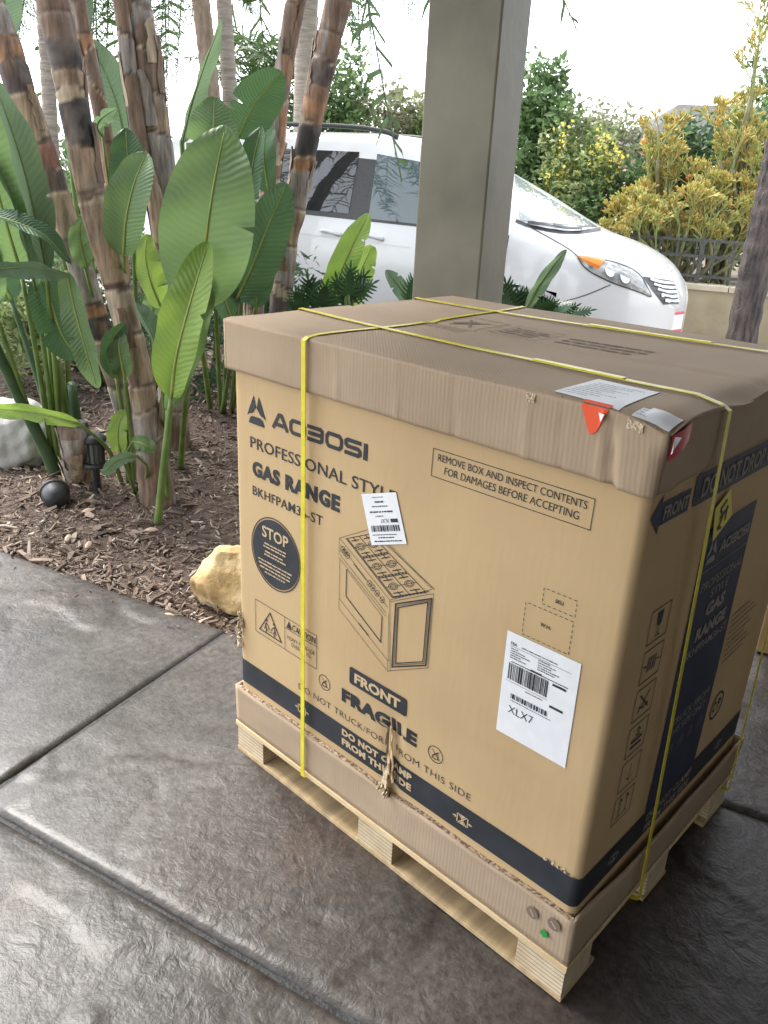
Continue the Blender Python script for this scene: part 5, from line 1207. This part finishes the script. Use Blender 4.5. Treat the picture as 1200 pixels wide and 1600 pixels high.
def limbs(parent, base, tips, r, seed, name='trunk', m=None):
    rg = random.Random(seed); mb = MB(); base = Vector(base)
    for q in tips:
        q = Vector(q); mid = base.lerp(q, .5)+Vector((rg.gauss(0, .08), rg.gauss(0, .08), .0))*(q-base).length; pts = catmull([base, mid, q], 6); mb.tube(pts, [lerp(r, r*.2, k/(len(pts)-1)) for k in range(len(pts))], 6)
    return mb.build(name, m or M_BARK, parent, smooth=True)
def shrub(name, label, cat, base, blobs, n, size, cols, seed, group=None, trunk_r=.04, **kw):
    t = thing(name, label, cat, base, group)
    limbs(t, base, [b[0]+Vector((0, 0, b[3]*.3)) for b in blobs], trunk_r, seed)
    cloud(t, blobs, n, size, cols, seed, **kw); return t
def onz(p, z): return Vector((p.x, p.y, z))
def B(u, v, d, rx, rz, ry=None): return (at(u, v, d), rx, ry or rx, rz)
G1 = [(.10,.17,.065),(.14,.23,.085),(.19,.28,.11),(.075,.125,.055)]  # shrub greens are lightened in place of haze over the background
G2 = [(.055,.10,.05),(.085,.14,.06),(.04,.075,.038)]
G3 = [(.21,.28,.10),(.27,.33,.13),(.16,.23,.09),(.32,.36,.16)]
OLV = [(.23,.25,.14),(.28,.29,.17),(.18,.20,.12)]
# ================================================================== beyond the driveway
ZB = .50
M_BANK = mat('bank_soil', (.10, .075, .05), (.17, .13, .085), scale=3, rough=.95, bump=.5, bscale=20)
mb = MB(); mb.grid(lambda i, j: E(lerp(-40, 30, i), lerp(8.14, 60, j), ZB+.06*noise.noise(Vector((i*30, j*20, 0)))), 40, 30)
struct(mb.build('raised_bank', M_BANK, smooth=True))
M_RET = mat('retaining_wall_render', (.30, .25, .165), (.38, .33, .225), scale=4, rough=.9, bump=.4, bscale=30)
M_CAP = mat('wall_cap_stone', (.44, .39, .29), (.52, .47, .37), scale=9, rough=.85)
rw = thing('garden_wall', 'low tan rendered garden wall with stone cap below the metal fence', 'wall', E(0, 8.05, 0))
mb = MB(); ebox(mb, -16, 9, 7.96, 8.13, -.1, .54); mb.build('wall', M_RET, rw)
for k in range(42):
    a = -16+k*.6; mb = MB(); ebox(mb, a+.004, a+.596, 7.925, 8.165, .542, .60); mb.build('cap_stone', M_CAP, rw, bevel=.006)
M_FENCE = mat('grey_metal_fence', (.05, .053, .052), (.085, .086, .084), scale=20, rough=.5)
fn = thing('metal_fence', 'grey metal railing fence on top of the tan wall', 'fence', E(2, 8.05, .6))
for z in (.66, .86, 1.02):
    mb = MB(); ebox(mb, -2.6, 5, 8.03, 8.065, z, z+.028); mb.build('rail', M_FENCE, fn)
for k in range(40):
    a = -2.5+k*.19; mb = MB(); ebox(mb, a, a+.018, 8.038, 8.056, .602, 1.018); mb.build('picket', M_FENCE, fn)
for k in range(4):
    a = -2.55+k*2.4; mb = MB(); ebox(mb, a-.02, a+.02, 8.027, 8.067, .602, 1.07); mb.build('post', M_FENCE, fn)
# verge with pebbles at the foot of the wall
M_GRAV = mat('verge_soil', (.20, .17, .13), (.32, .28, .23), scale=18, rough=.95, bump=.8, bscale=40)
mb = MB(); mb.grid(lambda i, j: E(lerp(-3, 9, i), lerp(7.3, 7.955, j), .004+.02*noise.noise(Vector((i*40, j*3, 2)))), 60, 6); struct(mb.build('verge', M_GRAV, smooth=True))

# palm trunk leaning at the right, dark fibrous
M_PALM = mat('palm_bark', (.035, .028, .03), (.13, .105, .095), scale=3, rough=.9, stretch=(9, 9, 1.6), bump=1, bscale=14, bdist=.03, detail=8)
M_PALMG = mat('grey_ringed_palm_bark', (.22, .19, .165), (.34, .30, .26), scale=3, rough=.9, stretch=(2, 2, 18), bump=.8, bscale=5, bdist=.02)
M_PALMB = mat('brown_palm_bark', (.17, .12, .085), (.28, .22, .17), scale=3, rough=.9, stretch=(9, 9, 2), bump=.8, bscale=8, bdist=.02)
def palmtrunk(label, path, d, w0, w1, m, z0, name='palm_tree', fr=(), fl=1.6, frm=None):
    pts = [at(u, v, d) for u, v in path]; b = Vector((pts[-1].x, pts[-1].y, z0-.05)); pts = [b]+pts[-2::-1]
    t = thing(name, label, 'tree', onz(b, z0)); P = catmull(pts, 14); mb = MB(); n = len(P)
    mb.tube(P, [lerp(W2(w0, d), W2(w1, d), k/(n-1)) for k in range(n)], 16, wob=lambda i, k: 1+.05*math.sin(i*1.9)+.06*noise.noise(Vector((i*.5, k, 1)))); mb.build('trunk', m, t, smooth=True); return t, P[-1]
M_FROND = foliage_mat('palm_frond', (.05, .10, .03), (.10, .16, .055), tl=.35)
def frond(parent, a, b, c, n=46, ll=.34, wd=.014, seed=1, m=None, hang=.6):
    rg = random.Random(seed); P = catmull([a, b, c], 14); mb = MB(); N_ = len(P)
    mb.tube(P, [lerp(.016, .004, k/(N_-1)) for k in range(N_)], 5)
    for k in range(n):
        f = .08+.92*k/n; i = min(N_-2, int(f*(N_-1))); p = P[i].lerp(P[i+1], f*(N_-1)-i); t = (P[i+1]-P[i]).normalized(); s = t.cross(UP).normalized()
        for sg in (-1, 1):
            L_ = ll*(math.sin(math.pi*(.12+.8*f)))*rg.uniform(.8, 1.15); d_ = (s*sg*rg.uniform(.15, .9)+t*rg.uniform(.2, .8)+UP*rg.uniform(-.25, .3)+Vector((rg.gauss(0,.2), rg.gauss(0,.2), 0))).normalized(); q = p+d_*L_*.5; e = q+(d_*(1-hang)-UP*hang+Vector((rg.gauss(0, .1), rg.gauss(0, .1), 0))).normalized()*L_*.55; w = t*wd
            j = len(mb.v); mb.v += [tuple(x) for x in (p-w*.5, p+w*.5, q+w*.6, q-w*.6, e)]; mb.f += [(j, j+1, j+2, j+3), (j+3, j+2, j+4)]; mb.m += [0, 0]
    return mb.build('frond', m or M_FROND, parent)
def fronds(t, top, count, R_, rise, droop, seed, **kw):
    rg = random.Random(seed)
    for k in range(count):
        a = 6.283*k/count+rg.uniform(-.2, .2); h = Vector((math.cos(a), math.sin(a), 0)); r = R_*rg.uniform(.8, 1.1); up = rise*rg.uniform(.3, 1.2)
        frond(t, top, top+h*r*.5+UP*up, top+h*r+UP*(up-droop*rg.uniform(.7, 1.2)), seed=seed*50+k, **kw)
pt, top = palmtrunk('leaning dark fibrous palm trunk by the tan wall', [(1310,-420),(1262,-50),(1228,180),(1205,300),(1180,420),(1158,535)], 7.6, 66, 50, M_PALM, 0.0)
fronds(pt, top, 13, 2.6, 1.0, 1.6, 3, n=40, ll=.5, wd=.03)
pt, top = palmtrunk('grey ringed palm trunk rising behind the pale narrow leaf', [(338,-420),(347,-100),(350,0),(356,100),(364,240),(372,420)], 7.2, 32, 27, M_PALMG, .0)
fronds(pt, top, 13, 3.0, .8, 2.2, 7, n=44, ll=.5, wd=.03)
pt, top = palmtrunk('brown palm trunk close beside the grey ringed palm', [(296,-330),(308,-60),(316,20),(326,110),(338,240),(350,420)], 6.9, 36, 34, M_PALMB, .0)
fronds(pt, top, 11, 2.4, .7, 2.4, 9, n=44, ll=.5, wd=.03)
pt, top = palmtrunk('slim grey palm trunk behind the orange brown trunk', [(62,-330),(68,0),(74,100),(80,220),(86,420)], 7.6, 30, 26, M_PALMG, .0)
fronds(pt, top, 11, 2.6, .7, 2.0, 11, n=44, ll=.5, wd=.03)
# weeping fronds hanging into view
hp = thing('palm_tree', 'palm with fine weeping fronds hanging behind the trunks', 'tree', onz(at(200,500,8.5), .0))
P = catmull([onz(at(205,500,8.5), -.05), at(208,200,8.5), at(206,-150,8.5), at(204,-480,8.5)], 10); mb = MB(); mb.tube(P, [.13]*len(P), 12); mb.build('trunk', M_PALMG, hp, smooth=True); top = P[-1]
for k, (u, v, u2, v2, dd) in enumerate(((160,-140,140,120,8.2),(175,-160,165,150,8.4),(250,-150,262,170,8.2),(235,-170,235,60,8.6),(280,-120,276,130,8.6),(120,-100,108,90,8.5),(300,-140,300,40,8.9),(190,-170,190,100,8.9),(60,-90,28,60,8.4),(350,-120,392,20,8.6),(255,-150,250,110,8.0),(150,-150,152,90,8.0))):
    frond(hp, top, at(u, v, dd), at(u2, v2, dd), seed=300+k, n=190, ll=.55, wd=.0065, hang=.8)
hp = thing('palm_tree', 'palm whose drooping frond hangs beside the leaning banded trunk', 'tree', onz(at(470,300,11.5), ZB))
P = catmull([onz(at(470,300,11.5), ZB-.05), at(480,0,11.5), at(490,-300,11.5)], 10); mb = MB(); mb.tube(P, [.14]*len(P), 12); mb.build('trunk', M_PALMG, hp, smooth=True); top = P[-1]
for k, (u, v, u2, v2) in enumerate(((548,-120,566,150),(560,-100,582,90),(430,-100,405,30),(380,-90,385,0),(620,-140,640,40),(540,-160,552,60))): frond(hp, top, at(u, v, 10.5), at(u2, v2, 10.4), seed=400+k, n=170, ll=.55, wd=.008, hang=.8)
# low palm with upright fronds behind van (left)
lp = thing('palm_tree', 'low bushy palm with upright fronds behind the van roof', 'tree', onz(at(420,260,12.6), ZB))
b = at(420, 215, 12.6)
for k in range(16): a = 6.283*k/16; h = Vector((math.cos(a), math.sin(a), 0)); rr = rnd(.7, 1.1); frond(lp, b, b+h*rr*.5+UP*rnd(.8, 1.3), b+h*rr*1.2+UP*rnd(.5, 1.1), seed=500+k, n=34, ll=.4, wd=.03, hang=.3)
mb = MB(); mb.tube([onz(b, ZB-.05), b], .12, 10); mb.build('trunk', M_PALMG, lp, smooth=True)

BT_ = 'shrubs and trees beyond the driveway'
def bush(name, label, cat, u, v, d, blobs, n, size, cols, seed, **kw): return shrub(name, label, cat, onz(at(u, v, d), ZB), [B(*b) for b in blobs], n, size, cols, seed, BT_, **kw)
M_FRUIT = mat('orange_fruit', (.72, .17, .03), rough=.5)
def fruit(t, pts, d, r=.055):
    for u, v in pts:
        mb = MB(); mb.lathe([(0,-r),(r*.7,-r*.7),(r,0),(r*.7,r*.7),(0,r)], at(u, v, d+rnd(-.1, .1)), 8); mb.build('fruit', M_FRUIT, t, smooth=True)
t = bush('fruit_tree', 'dark green tree with small yellow fruit behind the van roof', 'tree', 515, 240, 12.2, [(515,150,12.2,.55,.65),(490,180,12.2,.5,.5),(545,185,12.2,.45,.4)], 2600, .11, G1, 61)
fruit(t, [(470,112),(478,118),(488,108)], 11.6, .035)
bush('shrub', 'loose olive bush behind the van roof', 'bush', 610, 240, 12.6, [(600,185,12.6,.55,.42),(640,180,12.6,.45,.40),(575,200,12.6,.35,.3)], 1500, .10, OLV+G3, 62, trunk_r=.03)
# bare tree
bt = thing('bare_tree', 'thin leafless tree standing up behind the van', 'tree', onz(at(610,230,13), ZB))
mb = MB(); rg = random.Random(5)
def twig(p, d_, L_, r, dep):
    q = p+d_*L_; mb.tube([p, p.lerp(q, .5)+Vector((rg.gauss(0,.02),rg.gauss(0,.02),0)), q], [r, r*.8, r*.6], 5, cap=False)
    if dep:
        for _ in range(rg.choice((2, 3))): twig(q, (d_+Vector((rg.gauss(0,.42),rg.gauss(0,.42),rg.gauss(.1,.25)))).normalized(), L_*rg.uniform(.6, .85), r*.62, dep-1)
twig(onz(at(605,230,13), ZB), UP, .9, .03, 6); mb.build('branches', M_BARK, bt)
# right-hand side
bush('leafy_tree', 'bright green leafy tree right beside the porch post', 'tree', 830, 360, 11.5, [(832,170,11.5,.55,.55),(850,220,11.4,.6,.55),(825,260,11.4,.6,.5),(870,290,11.3,.5,.4),(845,130,11.6,.35,.35)], 4200, .12, G1[:3]+G3, 63, trunk_r=.06)
bush('leafy_tree', 'hazy olive tree rounded crown behind the yellow flowered bush', 'tree', 925, 330, 16, [(915,205,16,.9,.55),(945,230,16,.9,.6),(900,240,16,.7,.5)], 3200, .12, OLV, 64, trunk_r=.07)
t = bush('flowering_bush', 'tall loose bush dotted with yellow flowers', 'bush', 905, 380, 10.6, [(900,240,10.6,.42,.42),(920,290,10.5,.5,.42),(880,320,10.4,.45,.35),(940,220,10.7,.28,.28),(905,190,10.8,.2,.25)], 3200, .085, G3+[(.09,.14,.04)], 65, trunk_r=.03)
cloud(t, [B(930,212,10.5,.20,.14),B(905,255,10.35,.45,.45),B(948,290,10.25,.25,.35)], 420, .045, [(.70,.58,.10),(.62,.54,.14)], 66, name='flowers', aspect=.8)
bush('shrub', 'low mixed green shrub between flowered bush and wall', 'bush', 960, 420, 10.0, [(935,335,10.2,.45,.30),(970,300,10.4,.4,.4),(900,350,10.2,.45,.25),(985,350,10.0,.35,.25)], 2600, .08, G1+OLV, 67, trunk_r=.03)
t = bush('orange_tree', 'dark green citrus tree with ripe oranges', 'tree', 1065, 420, 10.6, [(1060,275,10.6,.55,.45),(1040,320,10.5,.4,.35),(1100,250,10.7,.5,.5),(1010,310,10.6,.35,.35)], 4600, .10, G2+G1[:2], 68, trunk_r=.05)
fruit(t, [(1052,281),(1063,303),(1077,278),(1041,272),(1123,192),(1048,264),(1006,222)], 10.05, .045)
bush('leafy_tree', 'green leafy tree behind the tall firestick plant', 'tree', 1190, 400, 11.2, [(1190,230,11.2,.55,.6),(1192,120,11.4,.22,.4),(1200,300,11.2,.5,.5),(1160,320,11.3,.4,.4)], 4200, .11, G1+G3[:2], 69, trunk_r=.06)
bush('shrub', 'broad green shrub growing behind the fence railing', 'bush', 1120, 420, 10.2, [(1090,380,10.2,.6,.3),(1150,360,10.2,.5,.4),(1030,375,10.2,.5,.3),(1190,380,10.2,.4,.35)], 3600, .07, G1+OLV[:1], 70, trunk_r=.03)
# hedge filling behind the van and the bed on the left
for k, (u, v, d, rx, rz, c) in enumerate(((40,300,13,2.2,.9,G1),(170,310,13.5,2.0,.8,G2),(300,300,13,1.8,.7,G1),(730,250,13,1.6,.9,G1),(660,235,12.8,.9,.5,G3))):
    shrub('hedge_shrub', ['rounded green shrub behind the far left palm trunk','dark shrub behind the double grey trunk','green shrub behind the grey ringed palm','green shrub hidden behind the porch post','pale olive shrub behind the van front window'][k], 'bush', onz(at(u, 420, d), ZB if k > 2 else 0), [(at(u, v, d), rx, rx*.6, rz)], 2200, .14, c, 90+k, BT_)
for k, (u, v, d, rx, rz, c) in enumerate(((10,480,5.4,.45,.40,G3),(60,500,5.2,.35,.30,G3),(-30,420,5.8,.6,.5,G1),(110,470,5.9,.5,.45,G1),(330,520,5.4,.6,.40,G2),(420,470,5.6,.45,.35,G2),(210,500,5.6,.55,.45,G2))):
    shrub('garden_shrub', ['light green feathery shrub behind the white boulder','small light green shrub between boulder and trunks','green shrub at the outer end of the bed','green shrub behind the black path light','dark low shrub behind the biggest leaf','dark low shrub between two trunks near the van','dark shrub in shade behind the banded trunks'][k], 'bush', bed_at(u, v+60, d, 0), [(at(u, v, d), rx, rx*.8, rz)], 1500, .075, c, 120+k, 'small shrubs in the planting bed', trunk_r=.02, aspect=.3)

# ---- firestick plants
M_STICK = foliage_mat('firestick_twigs', (.3, .2, .05), (.5, .3, .05), tl=.2, use_tint=True)
M_STEM = mat('firestick_stem', (.12, .13, .06), (.22, .20, .10), scale=14, rough=.8)
def firestick(label, u, v, d, stems, seed, depth=6, zb=ZB):
    rg = random.Random(seed); b = onz(at(u, v, d), zb); t = thing('firestick_plant', label, 'plant', b, 'orange tipped firestick plants'); st = MB(); mb = MB(); mb.c = []
    GRN, YEL, ORA = (.17,.26,.09), (.46,.48,.15), (.57,.43,.13)
    def go(p, d_, L_, r, dep, hot):
        q = p+d_*L_; f = 1-dep/depth; base = tuple(lerp(a, b, min(1, f*1.15)) for a, b in zip(GRN, ORA if hot else YEL)); k = rg.uniform(.75, 1.25)
        s = d_.cross(Vector((.3, .8, .2))).normalized()*r; s2 = d_.cross(s).normalized()*r; a = len(mb.v)
        for c, e, kk in ((p, 1, .8), (q, .75, 1.1)):
            for w in (s, s2, -s, -s2): mb.v.append(tuple(c+w*e)); mb.c.append(tuple(x*k*kk for x in base))
        for i in range(4): mb.f.append((a+i, a+(i+1) % 4, a+4+(i+1) % 4, a+4+i)); mb.m.append(0)
        if dep > 0:
            for _ in range(rg.choice((2, 3, 3)) if dep > 1 else rg.choice((3, 4))):
                nd = (d_+Vector((rg.gauss(0,.40), rg.gauss(0,.40), rg.gauss(.10,.22)))).normalized(); go(q, nd, L_*rg.uniform(.74, .98), max(.0075, r*.82), dep-1, hot if rg.random() < .8 else not hot)
    for su, sv, L_, hot in stems:
        top = at(su, sv, d+rg.uniform(-.25, .25)); st.tube(catmull([b+Vector((rg.gauss(0,.08), rg.gauss(0,.08), -.03)), b.lerp(top, .5)+Vector((rg.gauss(0,.08), rg.gauss(0,.08), 0)), top], 5), .02, 6)
        go(top, ((top-b)*.6+UP*.6).normalized(), L_, .013, depth-1, hot)
    st.build('stem', M_STEM, t, smooth=True); o = mb.build('twigs', M_STICK, t); o['kind'] = 'stuff'
_h = random.Random(77)
def spots(lst, L_): return [(u, v, L_*_h.uniform(.85, 1.15), h) for u, v, h in lst]
firestick('orange topped firestick plant beside the citrus tree', 1020, 400, 9.7, spots([(1028,250,True),(1036,240,True),(1020,258,True),(1010,300,False),(1032,305,False),(1015,335,False),(1046,325,False),(1000,350,True),(1025,285,False),(1040,290,False),(1022,345,False),(990,365,False),(1005,375,False),(1035,365,False)], .105), 201)
firestick('tall yellow firestick plant leaning over the fence', 1130, 400, 9.5, spots([(1165,200,False),(1174,150,False),(1180,100,False),(1184,75,True),(1155,235,False),(1138,275,True),(1110,310,False),(1155,295,False),(1130,335,False),(1165,335,True),(1100,345,False),(1145,265,False),(1140,305,False),(1120,330,True),(1170,265,False),(1150,350,False),(1180,305,True),(1090,325,False),(1125,250,False),(1160,370,False),(1105,375,False),(1135,375,True)], .115), 202)
firestick('low yellow firestick plant spilling through the railing', 1060, 410, 9.25, spots([(1000,375,False),(1030,370,True),(1060,365,False),(1090,370,False),(985,365,False),(1115,385,False),(1075,390,True),(1150,390,True),(1010,360,False),(1045,355,False),(1075,355,True),(1105,360,False),(1135,370,False),(970,375,False),(1025,390,False),(1130,400,True),(1100,400,False),(1050,395,False),(990,395,False),(1015,402,False),(1040,405,True),(1065,405,False),(1090,408,False),(1115,405,False),(1145,408,False),(1160,400,True),(965,395,False)], .10), 203, depth=6)

# ---- neighbour's house: grey shingle roof over the trees
M_SHING = mat('grey_shingles', (.065, .064, .066), (.11, .108, .11), scale=5, rough=.9, stretch=(2, 2, 14), bump=.6, bscale=9)
M_CREAM = mat('cream_stucco', (.34, .28, .21), (.40, .33, .25), scale=3, rough=.9)
hs_ = thing('house', 'neighbouring house with grey shingle roof beyond the trees', 'house', onz(at(1150,300,21), ZB))
A0 = at(1060,163,21); A1 = at(1420,175,21); ez = (A1-A0); ez.z = 0; ez.normalize(); dn = Vector((ez.y, -ez.x, 0)); dn = dn if dn.dot(CAM_LOC-A0) > 0 else -dn
mb = MB(); mb.add([A0, A1, A1+dn*2.2-UP*1.05+ez*.5, A0+dn*2.2-UP*1.05-ez*1.4], [(0,1,2,3)]); mb.add([A0, A0-dn*2.2-UP*1.05-ez*1.4, A1-dn*2.2-UP*1.05+ez*.5, A1], [(0,1,2,3)]); mb.add([A0, A0+dn*2.2-UP*1.05-ez*1.4, A0-dn*2.2-UP*1.05-ez*1.4], [(0,1,2)]); mb.build('roof', M_SHING, hs_)
mb = MB(); c0 = A0-ez*1.1+dn*1.9-UP*1.1; L_ = (A1-A0).length+1.2
mb.add([c0, c0+ez*L_, c0+ez*L_-dn*3.8, c0-dn*3.8]+[onz(p, ZB-.1) for p in (c0, c0+ez*L_, c0+ez*L_-dn*3.8, c0-dn*3.8)], [(0,1,5,4),(1,2,6,5),(2,3,7,6),(3,0,4,7),(0,3,2,1)]); mb.build('wall', M_CREAM, hs_)

# ================================================================== small things in the bed
def rock(name, label, c, sx, sy, sz, m, seed, rot=0.0, cut=()):
    bm = bmesh.new(); bmesh.ops.create_icosphere(bm, subdivisions=5, radius=1); q = Matrix.Rotation(rot, 3, 'Z')
    for v in bm.verts:
        p = v.co.copy()
        for n_, h in cut:
            n_ = Vector(n_).normalized(); k = p.dot(n_)-h
            if k > 0: p -= n_*k*.96
        k = 1+.16*noise.fractal(p*1.3+Vector((seed, 0, 0)), 1, 2, 3)+.035*noise.fractal(p*5+Vector((seed, 3, 0)), 1, 2, 4)
        v.co = q @ Vector((p.x*sx*k, p.y*sy*k, p.z*sz*k)) + Vector(c)
    me = bpy.data.meshes.new(name); bm.to_mesh(me); bm.free(); me.materials.append(m); me.polygons.foreach_set('use_smooth', [True]*len(me.polygons))
    o = bpy.data.objects.new(name, me); COL.objects.link(o); return tag(o, label, 'rock')
M_RYEL = mat('yellow_sandstone', (.30, .19, .075), (.56, .45, .26), scale=9, rough=.9, bump=.9, bscale=14, c3=(.47,.34,.16), detail=10, bdist=.02)
M_RWHT = mat('white_granite', (.17, .165, .145), (.34, .335, .315), scale=5, rough=.85, bump=.6, bscale=26, detail=9)
g = ground(338, 945, .0); rock('rock', 'yellow sandstone rock at the patio edge beside the carton', (g.x-.02, g.y+.07, .080), .165, .14, .145, M_RYEL, 3, .5, [((.3,-.8,.4), .55), ((-.9,.1,.5), .6), ((.2,.2,1), .72), ((-.4,-.7,-.3), .65), ((-.7,-.6,.5), .62), ((.6,-.5,.7), .62)])
g = ground(25, 700, .03); rock('boulder', 'white granite boulder half hidden by leaf stalks', (g.x, g.y, .10), .235, .20, .20, M_RWHT, 8, .2, [((0,0,1), .85)])
# path light
M_LANT = mat('black_lantern_metal', (.016, .017, .02), (.03, .031, .035), scale=40, rough=.5)
M_LGL = mat('smoky_lantern_glass', (.10, .11, .12), rough=.2, spec=.8)
g = ground(152, 757, .02); d_ = (g-CAM_LOC).dot(HEAD); s = .105/W2(36, d_)/2*1.0
pl_ = thing('path_light', 'black lantern path light on a stake beside the trunk', 'light', (g.x, g.y, bedz(g)))
c = Vector((g.x, g.y, bedz(g)))
mb = MB(); mb.lathe([(.017,-.05),(.017,.13),(.02,.135)], c, 12); mb.build('stake', M_LANT, pl_, smooth=True)
mb = MB(); mb.lathe([(.0,.13),(.055,.132),(.058,.142),(.056,.152),(.045,.156),(0,.157)], c, 24); mb.build('lower_rim', M_LANT, pl_)
mb = MB(); mb.lathe([(.040,.157),(.042,.255)], c, 20); mb.build('glass', M_LGL, pl_, smooth=True)
for k in range(12):
    a = 6.283*k/12; h = Vector((math.cos(a), math.sin(a), 0)); mb = MB(); mb.tube([c+h*.044+UP*.156, c+h*.046+UP*.255], .0028, 5); mb.build('rib', M_LANT, pl_)
mb = MB(); mb.lathe([(.0,.254),(.056,.254),(.060,.262),(.059,.274),(.05,.285),(.03,.292),(0,.294)], c, 24); mb.build('cap', M_LANT, pl_)
g = ground(87, 778, .01); sp_ = thing('spot_light', 'small black ground spotlight lying in the mulch', 'light', (g.x, g.y, .0))
ax = Vector((-.80, .30, .12)).normalized(); X = ax.cross(UP).normalized(); Y = X.cross(ax); c = Vector((g.x, g.y, .018))
mb = MB(); mb.lathe([(.0,-.06),(.03,-.058),(.05,-.04),(.058,-.005),(.060,.03)], c, 20, 0, (X, Y, ax)); mb.build('housing', M_LANT, sp_, smooth=True)
mb = MB(); mb.lathe([(.060,.03),(.066,.031),(.066,.048),(.058,.050)], c, 20, 0, (X, Y, ax)); mb.build('rim', M_LANT, sp_, smooth=True)
mb = MB(); mb.lathe([(.058,.046),(0,.046)], c, 20, 0, (X, Y, ax)); mb.build('lens', M_LGL, sp_)
mb = MB(); mb.tube([Vector((g.x, g.y, -.06)), c-ax*.03], .012, 8); mb.build('mount', M_LANT, sp_)
# cut trunk stump beside the path light, fallen leaf scraps
st_ = thing('stump', 'cut fibrous stump behind the black path light', 'stump', bed_at(118, 722, 3.5, 0)); trunk(st_, [bed_at(122,735,3.55), at(118,700,3.55), at(112,660,3.55)], [(0, .075), (1, .06)], [TAN, BRN, GRY], 77, flakes=6, seg=(.05,.09))
rg = random.Random(4); M_SCRAP = mat('dry_leaf_scrap', (.42, .30, .20), (.55, .42, .32), scale=20, rough=.8)
for k, (u, v) in enumerate(((136,790),(262,950),(137,842),(235,815),(318,700),(105,830))):
    g = ground(u, v, .025); mb = MB(); a = rg.uniform(0, 6); mb.grid(lambda s, t: Vector((g.x, g.y, bedz(g)+.02+.012*math.sin(3*s)*math.sin(3*t)))+Matrix.Rotation(a, 3, 'Z') @ Vector(((s-.5)*.06, (t-.5)*.022*math.sin(.3+2.5*s), 0)), 5, 3)
    tag(mb.build('fallen_leaf', M_SCRAP, smooth=True), ['dry reddish leaf on mulch beside the black spotlight','pale dry leaf on mulch close to the concrete edge','dry leaf on mulch between spotlight and concrete','dry leaf on mulch by the banded trunk foot','pale dry leaf on mulch in shade near the carton','dry leaf on mulch below the spotlight'][k], 'leaf', 'dry leaves on the mulch')
